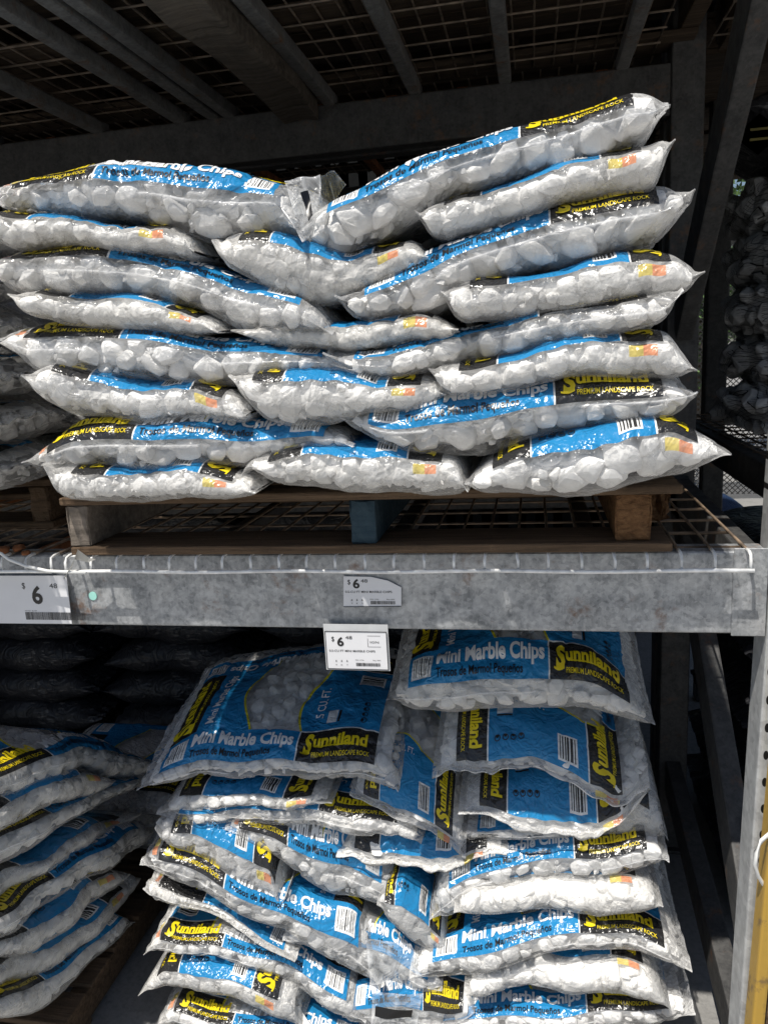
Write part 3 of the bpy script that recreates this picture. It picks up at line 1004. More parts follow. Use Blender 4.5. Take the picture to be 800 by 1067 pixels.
Lb('B+', [(484, 1022), (500, 1012), (560, 1003), (620, 1000), (660, 1006), (682, 1016), (695, 1036)],
   [(484, 1024), (500, 1035), (550, 1028), (625, 1028), (665, 1036), (695, 1038)],
   'small pointed bag end with orange patch under the clearest lettered bag at lower right', Y=1.450, dust=.5, seed=50, ls=-.012)
Lb('A+', [(440, 1066), (470, 1054), (550, 1046), (620, 1040), (690, 1042), (722, 1050)],
   [(440, 1072), (500, 1074), (560, 1068), (640, 1066), (700, 1064), (722, 1054)],
   'bottom bag of the lower right column, barcode at left, half hidden lettering', Y=1.460, dust=.25, seed=51)
# middle, between the columns
Lb('B+', [(352, 884), (370, 868), (410, 868), (460, 872), (500, 872), (528, 880)],
   [(352, 890), (380, 896), (420, 906), (450, 910), (490, 896), (528, 884)],
   'milky white clear bag end bridging the two lower columns, no print showing', Y=1.510, dust=.8, lettering=False, seed=53, seal=True)
Lb('B+', [(396, 925), (420, 918), (440, 935), (462, 965), (468, 985)],
   [(396, 935), (410, 958), (430, 978), (450, 990), (468, 992)],
   'bag end with yellow patch squeezed between the two lower columns', Y=1.495, dust=.35, full=False, seed=54)
Lb('A-', [(300, 960), (350, 960), (400, 975), (440, 996), (462, 1012)],
   [(300, 975), (350, 1000), (400, 1020), (440, 1030), (462, 1018)],
   'bag of pale stones sagging in the middle of the lower stack, clear film over them', Y=1.495, dust=.15, seed=55)
Lb('A+', [(360, 1036), (420, 1020), (460, 1022), (495, 1036)],
   [(360, 1058), (420, 1084), (470, 1084), (495, 1058)],
   'bag with a black bar printed on its clear end, bottom middle of the lower stack', Y=1.478, dust=.25, seed=56)

# ------------------------------------------------------------------ lower left stack: we see its right-hand side going back
XM = -1.12


def Mb(view, top, bot, label, dX=0.0, **k):
    k.setdefault('ls', .026)
    return bag(BN, view, top, bot, X0=XM + dX, label=label, group=GM, **k)


Mb('A-', [(-40, 828), (0, 802), (40, 782), (65, 777), (105, 777), (135, 783), (152, 796)],
   [(-40, 850), (0, 832), (55, 808), (87, 803), (107, 811), (140, 807), (152, 800)],
   'topmost bag of the lower left stack, blue top and yellow lettering fading into shade', full=True, slope=.04, dust=.3, seed=61)
Mb('B+', [(-40, 858), (0, 832), (55, 804), (82, 800), (112, 811)],
   [(-40, 884), (0, 866), (32, 851), (57, 833), (95, 831), (112, 814)],
   'second bag down in the lower left stack, white with no lettering, pointed right tip', dust=.6, dX=.012, lettering=False, seed=62)
Mb('A-', [(-40, 894), (0, 862), (55, 838), (95, 824), (140, 808), (152, 806)],
   [(-40, 926), (0, 902), (25, 889), (62, 858), (100, 841), (147, 816), (152, 810)],
   'third bag down in the side-on lower left stack, yellow lettering at its near end', dust=.35, seed=63)
Mb('B+', [(-40, 930), (0, 904), (37, 892), (62, 872), (87, 858), (107, 853), (137, 846)],
   [(-40, 958), (0, 936), (50, 903), (67, 893), (107, 873), (137, 852)],
   'fourth bag down in the lower left stack, plain white side between two lettered bags', dust=.6, dX=-.01, lettering=False, seed=64)
Mb('A-', [(-30, 960), (0, 940), (25, 922), (62, 898), (100, 874), (132, 855), (150, 858)],
   [(-30, 990), (0, 975), (15, 971), (30, 958), (70, 928), (125, 898), (150, 880)],
   'fifth bag down in the lower left stack, with the longest readable yellow and white lettering', dust=.3, dX=.012, seed=65)
Mb('B+', [(-30, 990), (0, 972), (37, 955), (75, 925), (107, 903), (127, 908)],
   [(-30, 1012), (0, 996), (32, 993), (45, 981), (75, 961), (125, 918), (127, 914)],
   'third bag up in the lower left stack, dark blue top edge and white creased corner', dust=.5, dX=.006, seed=66)
Mb('B+', [(-30, 1012), (0, 994), (45, 981), (87, 953), (137, 908)],
   [(-30, 1040), (0, 1025), (25, 1023), (62, 1003), (120, 951), (137, 922)],
   'second bag up in the lower left stack, plain white with no lettering', dust=.65, dX=-.005, lettering=False, seed=67)
Mb('A-', [(-30, 1044), (0, 1026), (20, 1022), (57, 1006), (90, 978), (117, 950), (130, 960)],
   [(-30, 1066), (0, 1058), (37, 1057), (50, 1051), (75, 1023), (127, 966), (130, 964)],
   'lowest bag of the side-on lower left stack, lying on the pallet', dust=.45, seed=68)
# further back on the same pallet
zz = [-.022, .046, .114]
for k, z in enumerate(zz):
    y0 = 1.95 + .02 * (k % 2) - .012 * k
    bag(BN, 'A-' if k % 2 else 'B+', [(y0, z + .04), (y0 + .06, z + .075), (y0 + .25, z + .082), (y0 + .48, z + .075), (y0 + .55, z + .04)],
        [(y0, z + .04), (y0 + .06, z + .008), (y0 + .25, z), (y0 + .48, z + .008), (y0 + .55, z + .04)], X0=XM + .015 * (k % 3) - .02,
        world=True, dust=.45, group=GM, seed=70 + k, full=False,
        label=['lowest bag of the rear column of the lower left stack', 'second bag up in the rear column of the lower left stack', 'topmost bag of the rear column of the lower left stack, deep in shade'][k])
# ------------------------------------------------------------------ shaded stack at the left of the upper shelf
GNs = [([(-90, 300), (0, 296), (28, 318), (46, 336)], [(-90, 340), (0, 333), (30, 338), (46, 338)], 'highest visible bag of the shaded stack at the left end of the upper shelf'),
       ([(-90, 336), (0, 330), (22, 343), (30, 352)], [(-90, 372), (0, 362), (20, 360), (30, 354)], 'second bag down in the shaded stack at upper left, wrinkled grey film'),
       ([(-90, 364), (0, 358), (26, 376), (44, 394)], [(-90, 402), (0, 398), (30, 398), (44, 396)], 'third bag down in the shaded stack at upper left'),
       ([(-90, 400), (0, 397), (32, 398), (50, 406), (56, 418)], [(-90, 432), (0, 424), (40, 424), (56, 422)], 'fourth bag down in the shaded stack at upper left'),
       ([(-90, 430), (0, 425), (40, 424), (66, 432), (74, 440)], [(-90, 466), (0, 460), (40, 452), (74, 442)], 'second bag up in the shaded stack at the upper left edge'),
       ([(-90, 464), (0, 461), (30, 458), (44, 466), (50, 480)], [(-90, 512), (0, 506), (20, 503), (40, 494), (50, 484)], 'lowest bag of the shaded stack at upper left, sagging over its pallet')]
for k, (tp, bt, lb) in enumerate(GNs):
    bag(BN, 'A-' if k % 2 == 0 else 'B+', tp, bt, Yf=1.62 + .01 * (k % 2), dust=.5, label=lb, group=GN, seed=80 + k, ls=-.03, lettering=False)
# second row of the lower right stack, seen through the gaps
for cidx, (x0, x1, cn) in enumerate(((-.80, -.27, 'left'), (-.25, .24, 'right'))):
    for k in range(6):
        z = GZ + .008 + .095 * k; m = z + .046
        bag(BN, 'B+', [(x0, m), (x0 + .04, z + .086), (x0 + .2, z + .095), (x1 - .04, z + .086), (x1, m)], [(x0, m), (x0 + .04, z + .01), (x0 + .2, z), (x1 - .04, z + .01), (x1, m)],
            Yf=1.90 + .02 * (k % 2), world=True, depth=.42, dust=.4, nq=40, lettering=False, group=GL, seed=200 + cidx * 10 + k,
            label=f"{['lowest', 'second', 'third', 'fourth', 'fifth', 'topmost'][k]} bag of the rear {cn} column of the lower right stack, hidden in shade")
# unseen bags added left of the view to cast shade on the lower stacks
for k in range(6):
    z = 1.268 + .09 * k; m = z + .045
    bag(BN, 'A-', [(-1.60, m), (-1.56, z + .08), (-1.32, z + .09), (-1.02, z + .08), (-.98, m)], [(-1.60, m), (-1.56, z + .01), (-1.32, z), (-1.02, z + .01), (-.98, m)],
        Yf=1.11 + .01 * (k % 2), world=True, dust=.4, nq=50, group=GN, seed=230 + k,
        label=f"{['lowest', 'second', 'third', 'fourth', 'fifth', 'topmost'][k]} unseen bag added at far left of the upper shelf to cast shade")
print('STONES', STAT)

# ------------------------------------------------------------------ loose clear tails of film at the bag ends
def tail(root, quad, Ys, n=14, seed=0, bar_uv=None, amp=.0035):
    """quad: four pixels (top-left, top-right, bottom-right, bottom-left) with a depth for each"""
    rs = np.random.RandomState(seed)
    c = [onY(p[0], p[1], y) for p, y in zip(quad, Ys)]
    u = np.linspace(0, 1, n + 1)
    U_, V_ = np.meshgrid(u, u, indexing='ij')
    P = ((1 - U_) * (1 - V_))[..., None] * c[0] + (U_ * (1 - V_))[..., None] * c[1] + (U_ * V_)[..., None] * c[2] + ((1 - U_) * V_)[..., None] * c[3]
    f = rs.uniform(0, 6.28, 4)
    P[..., 1] += amp * (np.sin(U_ * 7 + f[0] + V_ * 3) + .6 * np.sin(V_ * 11 + U_ * 5 + f[1]))
    P[..., 2] += amp * .4 * np.sin(U_ * 9 + f[2])
    k = np.arange((n + 1) ** 2).reshape(n + 1, n + 1)
    q = np.stack([k[:-1, :-1], k[:-1, 1:], k[1:, 1:], k[1:, :-1]], -1).reshape(-1, 4)
    cr = np.exp(-np.minimum(np.minimum(U_, 1 - U_), np.minimum(V_, 1 - V_)) / .035) * .55 + (np.abs(U_ - .52) < .04) * .4
    o = mesh_np('film_tail', P.reshape(-1, 3), [q], M['clear'], root, attrs={'crease': cr.ravel()})
    if bar_uv:
        a, b, c_, d = bar_uv
        i0, i1, j0, j1 = int(a * n), int(b * n), int(c_ * n), int(d * n)
        Q = P[i0:i1 + 1, j0:j1 + 1].copy(); Q[..., 1] -= .002
        k = np.arange(Q.shape[0] * Q.shape[1]).reshape(Q.shape[:2])
        q = np.stack([k[:-1, :-1], k[:-1, 1:], k[1:, 1:], k[1:, :-1]], -1).reshape(-1, 4)
        mesh_np('printed_bar', Q.reshape(-1, 3), [q], M['ink_black'], o)
    return o


def find(label_part):
    for o in COL.objects:
        if 'label' in o and label_part in o['label']: return o


r_ = find("topmost bag of the upper stack's left")
tail(r_, [(296, 188), (334, 182), (336, 222), (318, 252)], (1.225, 1.235, 1.225, 1.196), seed=2, bar_uv=(.36, .60, .30, .86))
tail(r_, [(333, 184), (348, 177), (361, 192), (336, 226)], (1.235, 1.33, 1.37, 1.245), seed=5)
r_ = find('long lettered bag running down')
tail(r_, [(380, 978), (428, 984), (440, 1010), (386, 1026)], (1.475, 1.490, 1.485, 1.470), seed=7)
r_ = find('black bar printed on its clear end')
tail(r_, [(388, 1034), (440, 1036), (432, 1080), (386, 1076)], (1.475, 1.480, 1.460, 1.460), seed=9, bar_uv=(.12, .88, .36, .58))

# ------------------------------------------------------------------ the storage rack
XR0, XR1 = -2.30, .372
rack = thing('storage_rack', (-.95, 1.85, 0), 'galvanised steel storage rack holding the marble chip stacks on its shelf and floor', 'rack')


def rbeam(name, y0, z0, z1, mat, x0=XR0, x1=XR1, par=rack):
    bm = bmesh.new(); box(bm, x0, x1, y0, y0 + .055, z0, z1, .006, 3)
    return link_bm(name, bm, mat, par)


fb = rbeam('shelf_beam', 1.300, 1.003, 1.146, M['galv'])
bm = bmesh.new()
c = onY(97, 621, 1.2985)
bmesh.ops.create_cone(bm, cap_ends=True, segments=20, radius1=.0085, radius2=.0085, depth=.0014, matrix=Matrix.Translation(c) @ Matrix.Rotation(PI / 2, 4, 'X'))
link_bm('round_sticker', bm, M['mint'], fb)
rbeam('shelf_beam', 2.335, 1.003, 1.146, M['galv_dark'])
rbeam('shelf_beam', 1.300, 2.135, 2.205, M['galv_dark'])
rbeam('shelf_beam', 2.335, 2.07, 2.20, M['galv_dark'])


def mat_post():
    t = NT('slotted_galvanised_steel')
    c = t.coord(); v = t.sep(c)
    zf = t.math('FRACT', t.math('DIVIDE', v[2], .0508))
    dz = t.mul(t.sub(zf, .5), .0508)
    dx = t.sub(v[0], -.0345)
    e = t.add(t.math('POWER', t.math('DIVIDE', dx, .0042), 2.0), t.math('POWER', t.math('DIVIDE', dz, .0085), 2.0))
    hole = t.lt(e, 1.0)
    f = t.noise(c, 40, 5, .6); g = t.voro(c, 70, out='Color')
    col = t.mix(t.rng(t.add(t.mul(f, .8), t.mul(t.sep(g)[0], .25)), .3, .75), (.34, .345, .35), (.55, .56, .56))
    col = t.mix(hole, col, (.012, .012, .012))
    return t.done(t.pbr(col, .5, .35, .4, t.bump(t.sub(t.mul(f, .3), hole), .35, .004)))


M['post'] = mat_post()
for (x, y, m) in ((.372, 1.292, 'post'), (.372, 2.33, 'galv_dark'), (-2.385, 1.292, 'post'), (-2.385, 2.33, 'galv_dark')):
    bm = bmesh.new()
    box(bm, x, x + .085, y, y + .075, GZ + .012, 3.1, .007, 3)
    p = link_bm('upright_post', bm, M[m], rack)
    # the post's own origin sits on its axis, so the slots run up its face
    d = Vector((x + .0425, y + .0375, 0)) - Vector(rack.location)
    for v in p.data.vertices: v.co -= d
    if m == 'post' and x > 0:
        for v in p.data.vertices: v.co.x += (v.co.z - 1.0) * .019
    p.location = d
    bm = bmesh.new(); box(bm, x - .02, x + .105, y - .02, y + .095, GZ + .004, GZ + .014, .002, 1)
    link_bm('base_plate', bm, M['galv_dark'], p)
# diagonal and level braces of the right-hand frame
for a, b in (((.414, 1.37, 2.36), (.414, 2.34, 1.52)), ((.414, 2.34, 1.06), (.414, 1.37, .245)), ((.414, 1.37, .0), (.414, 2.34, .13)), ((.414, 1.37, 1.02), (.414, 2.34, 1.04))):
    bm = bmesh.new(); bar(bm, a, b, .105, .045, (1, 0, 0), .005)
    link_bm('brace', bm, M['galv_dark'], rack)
bm = bmesh.new(); box(bm, .318, .371, 1.2965, 1.2995, 1.0005, 1.152, .001, 1)
link_bm('beam_connector', bm, M['galv'], rack)

# wire decks
def wire_deck(x0, x1, y0, y1, z, wm, label, waterfall=True, ch=(.2, .5, .8), chm='galv_dark', group='wire decks laid on the rack beams', cw=.034, pitch=.0515):
    root = thing('wire_deck', ((x0 + x1) / 2, (y0 + y1) / 2, z), label, 'wire deck', group)
    bm = bmesh.new(); ends = []; r = .0028
    n = int(round((x1 - x0) / pitch))
    for i in range(n + 1):
        x = x0 + (x1 - x0) * i / n + random.uniform(-.0012, .0012)
        if waterfall:
            k = random.uniform(-.0015, .0015)
            tube(bm, [(x, y1, z), (x, y0 + .030, z)], r, 6)
            bmf = bmesh.new()
            tube(bmf, [(x, y0 + .0305, z), (x, y0 + .014, z), (x, y0 + .004, z - .003), (x + k, y0, z - .010), (x + k, y0 - .001, z - .029)], r, 6)
            ends.append(bmf)
        else:
            tube(bm, [(x, y1, z), (x, y0, z)], r, 6)
    y = y0 + .06
    while y < y1:
        tube(bm, [(x0 - .006, y, z - .0048), ((x0 + x1) / 2, y, z - .0052), (x1 + .006, y, z - .0048)], r, 6); y += .102
    link_bm('wire_mesh', bm, M['wire_shade'] if waterfall else wm, root, True)
    for b_ in ends: link_bm('bent_wire_end', b_, wm, root, True)
    if waterfall:
        bm = bmesh.new()
        tube(bm, [(x0 + (x1 - x0) * i / 24 + (-.004 if i == 0 else .004 if i == 24 else 0), y0 - .006, z - .0265 + .0012 * math.sin(i * .9)) for i in range(25)], .0034, 8)
        link_bm('front_wire', bm, wm, root, True)
    for f in ch:
        x = x0 + (x1 - x0) * f
        bm = bmesh.new()
        box(bm, x - cw / 2, x + cw / 2, max(y0 + .03, 1.357), y1, z - .036, z - .0085, .003, 2)
        link_bm('support_channel', bm, M[chm], root)
    return root


d1 = wire_deck(-.872, .336, 1.266, 2.36, 1.151, M['wire'], 'wire mesh shelf deck under the upper pallet, its white front wires bent over the beam')
d2 = wire_deck(-2.06, -.905, 1.266, 2.36, 1.151, M['wire'], 'wire mesh shelf deck at the left end of the shelf, a rusty channel under it', ch=(.15, .45, .93), chm='rust')
ZC = 2.24
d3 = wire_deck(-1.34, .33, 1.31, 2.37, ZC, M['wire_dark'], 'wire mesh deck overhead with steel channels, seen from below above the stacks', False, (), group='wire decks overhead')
for x in (-1.29, -1.02, -.915, -.865, -.56, -.312, -.062, .248):
    bm = bmesh.new()
    box(bm, x - .017, x + .017, 1.31, 2.385, ZC - .044, ZC - .008, .006, 2)
    link_bm('support_channel', bm, M['galv_mid'], d3)
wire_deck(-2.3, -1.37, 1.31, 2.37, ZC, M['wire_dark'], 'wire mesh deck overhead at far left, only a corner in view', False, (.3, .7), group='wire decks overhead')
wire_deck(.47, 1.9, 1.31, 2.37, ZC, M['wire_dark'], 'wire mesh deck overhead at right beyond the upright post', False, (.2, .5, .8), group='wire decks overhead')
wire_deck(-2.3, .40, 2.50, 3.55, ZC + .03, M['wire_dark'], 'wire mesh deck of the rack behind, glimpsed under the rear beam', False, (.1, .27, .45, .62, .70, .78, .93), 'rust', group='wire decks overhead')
# timber caught under the deck
bm = bmesh.new(); box(bm, -.69, -.58, 1.34, 2.32, ZC - .085, ZC - .012, .008, 2)
bmesh.ops.subdivide_edges(bm, edges=bm.edges[:], cuts=3, use_grid_fill=True)
for v in bm.verts:
    v.co.x += .010 * math.sin(v.co.y * 7) - .05 * (v.co.x + .635) * (v.co.y - 1.3); v.co.z += .006 * math.sin(v.co.y * 9 + v.co.x * 40)
tag(link_bm('timber', bm, M['wood_dim'], smooth=False), 'thick weathered timber lying along the underside of the overhead deck', 'timber')


# pallets
def pallet(x0, x1, y0, y1, z, label, stringers, top_m='wood', closed=False, group=None, seed=0, bottom=True, bot_m='wood'):
    rs = random.Random(seed)
    root = thing('wooden_pallet', ((x0 + x1) / 2, (y0 + y1) / 2, z), label, 'pallet', group)
    bm = bmesh.new()
    if bottom:
        for ya, yb in ((y0, y0 + .12), ((y0 + y1) / 2 - .06, (y0 + y1) / 2 + .06), (y1 - .12, y1)):
            box(bm, x0 + rs.uniform(0, .008), x1 - rs.uniform(0, .008), ya, yb, z, z + .015, .002, 1)
        link_bm('bottom_board', bm, M[bot_m], root)
    else: bm.free()
    for xs, w, m, dy in stringers:
        bm = bmesh.new(); box(bm, xs, xs + w, y0 + dy, y1 - .005, z + (.0152 if bottom else 0), z + .094, .003, 1)
        bmesh.ops.subdivide_edges(bm, edges=bm.edges[:], cuts=2, use_grid_fill=True)
        for v in bm.verts:
            v.co.y += rs.uniform(-.003, .003); v.co.x += rs.uniform(-.002, .002)
        link_bm('stringer', bm, M[m], root)
    y = y0; i = 0
    w = .092; gap = .002 if closed else .028
    while y < y1 - .03:
        bm = bmesh.new()
        box(bm, x0 - rs.uniform(0, .01), x1 + rs.uniform(0, .01), y, min(y + w + rs.uniform(-.006, .006), y1), z + .0955, z + .110, .002, 1)
        link_bm('deck_board', bm, M[top_m], root)
        y += w + gap; i += 1
    return root


pallet(-.862, .222, 1.268, 2.33, 1.1545, 'weathered wooden pallet on the shelf under the upper stack, one block painted blue',
       ((-.862, .040, 'wood_grey', .006), (-.318, .046, 'wood_blue', .01), (.130, .056, 'wood_end', .016)), seed=3)
# split end of a spare stringer beside it
bm = bmesh.new(); box(bm, .190, .235, 1.42, 2.30, 1.1718, 1.246, .010, 2)
bmesh.ops.subdivide_edges(bm, edges=bm.edges[:], cuts=2, use_grid_fill=True)
for v in bm.verts: v.co += Vector((random.uniform(-.006, .006), random.uniform(-.012, .012), random.uniform(-.004, .004)))
tag(link_bm('broken_timber', bm, M['wood_end']), 'splintered timber end poking out beside the right end of the upper pallet', 'timber')
pallet(-2.10, -1.05, 1.50, 2.33, 1.1545, 'dark pallet on the shelf under the shaded stack at upper left', ((-2.10, .045, 'wood', 0), (-1.6, .045, 'wood', 0), (-1.10, .045, 'wood', 0)), seed=4)
pallet(-2.17, -1.125, 1.355, 2.50, GZ + .004, 'brown pallet on the ground under the lower left stack', ((-2.17, .045, 'wood', 0), (-1.67, .045, 'wood', 0), (-1.175, .045, 'wood', 0)), seed=5)
GP = 'loaded pallets on the deck overhead'  # closed boards reaching far left, and a wide pallet added at right, block sun
for x0, x1, y0, y1, lb in ((-3.7, -1.33, 1.36, 2.40, 'pallet on the overhead deck at far left'), (-1.325, -.385, 1.36, 2.40, 'pallet on the overhead deck above the upper left column'),
                           (-.38, .43, 1.36, 2.40, 'pallet on the overhead deck above the upper right column'), (.50, 1.9, 1.36, 2.44, 'pallet on the overhead deck beyond the upright post'),
                           (-3.7, .43, 2.52, 3.56, 'wide pallet on the overhead deck of the rack behind'),
                           (.50, 3.0, 2.56, 4.60, 'wide pallet added high at right to hide the sky')):
    n = max(2, int((x1 - x0) / .45) + 1)
    pallet(x0, x1, y0, y1, ZC + (.0345 if y0 > 2.5 else .0045), lb, [(x0 + (x1 - x0 - .045) * i / (n - 1), .045, 'wood_shade', 0) for i in range(n)], top_m='wood_shade', bot_m='wood_shade', closed=True, group=GP, seed=int(x0 * 10) + 50)
    z = ZC + (.0345 if y0 > 2.5 else .0045) + .1105
    bm = bmesh.new(); box(bm, x0 + .01, x1 - .01, y0 + .01, y1 - .01, z + .0005, z + .62, .04, 4)  # black block added above the deck to keep the sun out
    bmesh.ops.subdivide_edges(bm, edges=bm.edges[:], cuts=2, use_grid_fill=True)
    for v in bm.verts:
        if v.co.z > z + .02: v.co += Vector((random.uniform(-.01, .01), random.uniform(-.01, .01), random.uniform(-.02, .0)))
    tag(link_bm('light_blocker_load', bm, M['mulch'], smooth=True), 'added sun-blocking black load on the ' + lb, 'pallet load', 'added sun-blocking loads overhead')

# ------------------------------------------------------------------ price tags
def flat(name, pts, y, mat, parent=None, th=.0012):
    bm = bmesh.new()
    f = bm.faces.new([bm.verts.new((p[0], y, p[2])) for p in pts])
    r = bmesh.ops.extrude_face_region(bm, geom=[f])
    for v in [g for g in r['geom'] if isinstance(g, bmesh.types.BMVert)]: v.co.y += th
    return link_bm(name, bm, mat, parent)


def price_lettering(parent, x0, z0, w, h, y, left=False, cut=False):
    Vs, Fs, n = [], [], 0
    def put(VF, x, z):
        nonlocal n
        V, F = VF
        Vs.append(np.stack([V[:, 0] * 1 + x0 + x * w, np.full(len(V), y), V[:, 1] + z0 + z * h], 1)); Fs.append(F + n); n += len(V)
    def rect(x, z, ww, hh):
        put((np.array([[0, 0], [ww, 0], [ww, hh], [0, hh]]), np.array([[0, 1, 2], [0, 2, 3]])), x, z)
    if left:
        put(fit('MARBLE', .070, .010), .36, .80)
        put(fit('$', .007, .0125), .735, .74)
        put(fit('6', .023, .036, .03), .785, .44)
        put(fit('48', .017, .0100), .895, .75)
        bx, bz, bw, bh = .73, .10, .13, .016
        put(fit('042-1296   Bay 003', .026, .0022), .73, .275)
    else:
        put(fit('$', .0052, .0095), .10, .74)
        put(fit('6', .0125, .0170, .03), .19, .62)
        put(fit('48', .0125, .0065), .33, .80)
        put(fit('0.5-CU FT MINI MARBLE CHIPS', .086, .0042, .006), .05, .46)
        for k, s in enumerate('AAA'):
            put(fit(s, .0032, .004, .02), .14 + .09 * k, .19); put(fit('WKY'[k], .0030, .003), .14 + .09 * k, .09)
        bx, bz, bw, bh = .48, .085, .045, .0065
        put(fit('042-1296', .016, .0020), .47, .235)
        put(fit('Bay 003', .014, .0020), .76, .235)
        if not cut:
            rect(.69, .60, .0006, .0165); rect(.69, .60, .024, .0006); rect(.69, .888, .024, .0006)
            put(fit('IGN', .016, .0042), .73, .70)
    rs = random.Random(5)
    xx = 0.0
    while xx < bw:
        ww = rs.choice([.0005, .0008, .0012]); rect(bx + xx / w, bz, ww, bh); xx += ww + rs.choice([.0005, .0008])
    mesh_np('lettering', np.concatenate(Vs), [np.concatenate(Fs)], M['ink_black'], parent, smooth=False)


def frame_strips(root, pts, y, mat, w=.0016):
    bm = bmesh.new()
    for i in range(len(pts)):
        a = Vector((pts[i][0], y, pts[i][2])); b = Vector((pts[(i + 1) % len(pts)][0], y, pts[(i + 1) % len(pts)][2]))
        bar(bm, a, b, w, .001, (0, 1, 0))
    return link_bm('edge_line', bm, mat, root)


px = lambda x, y, Y=1.296: onY(x, y, Y)
pts = [px(358, 632), px(418, 631.5), px(418, 612), px(404, 605), px(386, 601), px(358, 600.5)]
t2 = flat('price_tag', pts, 1.2955, M['paper']); tag(t2, 'white price tag with a torn corner stuck on the face of the shelf beam', 'price tag', 'price tags on the shelf beam')
price_lettering(t2, pts[0][0], pts[0][2], pts[1][0] - pts[0][0], pts[5][2] - pts[0][2], 1.2950, cut=True)
frame_strips(t2, [pts[0], pts[1]], 1.2948, M['ink_black'], .0008)
a, b = onY(340, 698, 1.284), onY(404, 658, 1.284)
t3 = flat('price_tag', [np.array([a[0], 0, a[2]]), np.array([b[0], 0, a[2]]), np.array([b[0], 0, b[2] + .012]), np.array([a[0], 0, b[2] + .012])], 1.2855, M['tag_back'])
tag(t3, 'price tag in a grey sleeve hanging below the shelf beam over the dark gap', 'price tag', 'price tags on the shelf beam')
e = .003
p3 = [np.array([a[0] + e, 0, a[2] + e]), np.array([b[0] - e, 0, a[2] + e]), np.array([b[0] - e, 0, b[2] - .001]), np.array([a[0] + e, 0, b[2] - .001])]
o = flat('paper', p3, 1.2838, M['paper'], t3)
price_lettering(o, p3[0][0], p3[0][2], p3[1][0] - p3[0][0], p3[3][2] - p3[0][2], 1.2832)
frame_strips(o, p3, 1.2834, M['ink_black'], .0011)
pts = [px(-95, 649, 1.288), px(75, 650, 1.288), px(69, 600, 1.288), px(-95, 600, 1.288)]
t1 = flat('price_tag', pts, 1.2885, M['paper']); tag(t1, 'large white price card at the left end of the beam, big black 6', 'price tag', 'price tags on the shelf beam')
price_lettering(t1, pts[0][0], pts[0][2], pts[2][0] - pts[0][0], pts[3][2] - pts[0][2], 1.2880, left=True)
# bent white rod and twisted tie in front of the deck joint
bm = bmesh.new()
tube(bm, [onY(*p, 1.255) for p in ((-20, 570), (2, 577), (10, 583), (28, 590), (50, 595), (90, 597))], .0032, 8)
tag(link_bm('bent_rod', bm, M['white_plastic'], smooth=True), 'bent white wire rod lying across the front of the left deck', 'rod')
bm = bmesh.new()
prev = None
for (x, y, w) in ((66, 604, .002), (71, 596, .004), (76, 587, .007), (79, 578, .010), (84, 580, .008), (92, 584, .005), (99, 583, .001)):
    c = Vector(onY(x, y, 1.250)); cur = [bm.verts.new(c + Vector((w * .6, 0, w))), bm.verts.new(c - Vector((w * .6, -.004, w)))]
    if prev: bm.faces.new((prev[0], prev[1], cur[1], cur[0]))
    prev = cur
bmesh.ops.solidify(bm, geom=bm.faces[:], thickness=.0008)
tag(link_bm('plastic_tie', bm, M['white_plastic'], smooth=True), 'torn strip of white plastic knotted on the wires above the price card', 'plastic tie')
# rusted scraps lit under the left deck
for k, (x, y, Y, s) in enumerate(((6, 588, 1.30, .016), (22, 584, 1.32, .014), (30, 592, 1.295, .010))):
    c = onY(x, y, Y)
    V = PROTO[k][0] * np.array([s, s * 1.3, s * .8]) + np.array([c[0], c[1], 1.1462 + s * .7])
    o = mesh_np('rusty_scrap', V, [PROTO[k][1]], M['rust'], smooth=False); tag(o, 'orange rusty scrap lying on the beam under the left deck wires', 'scrap', 'rusty scraps on the beam')

# yellow guard in front of the upright, cable, timber behind it
bm = bmesh.new(); box(bm, .386, .4075, 1.236, 1.281, GZ + .012, 1.0, .005, 2)
for v in bm.verts: v.co.x += (v.co.z - 1.0) * .033
g = NT('worn_yellow_paint'); c = g.coord()
ch_ = g.rng(g.add(g.mul(g.noise(c, 30, 5, .7), .7), g.mul(g.noise(c, 6, 3), .3)), .55, .62)
M['yellow'] = g.done(g.pbr(g.mix(g.mul(ch_, .8), (.43, .265, .045), (.17, .11, .05)), .5, 0, .4, g.bump(g.noise(c, 80, 4), .2, .003)))
gd = thing('post_guard', (.445, 1.266, 0), 'yellow painted post guard standing in front of the right upright', 'post guard')
link_bm('guard_plate', bm, M['yellow'], gd)
bm = bmesh.new(); box(bm, .4080, .47, 1.248, 1.281, GZ + .012, .98, .004, 2)
for v in bm.verts: v.co.x += (v.co.z - 1.0) * .033
link_bm('timber_packing', bm, M['wood'], gd)
bm = bmesh.new(); box(bm, .30, .44, 1.20, 1.285, GZ + .004, GZ + .0115, .001, 1)
link_bm('base_plate', bm, M['yellow'], gd)
bm = bmesh.new()
tube(bm, [onY(*p, 1.24 - .012 * math.sin(i * .8)) for i, p in enumerate(((802, 868), (793, 876), (787, 888), (786, 900), (789, 912), (795, 922), (803, 930)))], .0034, 8)
tag(link_bm('cable_tie', bm, M['white_plastic'], smooth=True), 'white cable looped round the yellow post guard', 'cable tie')

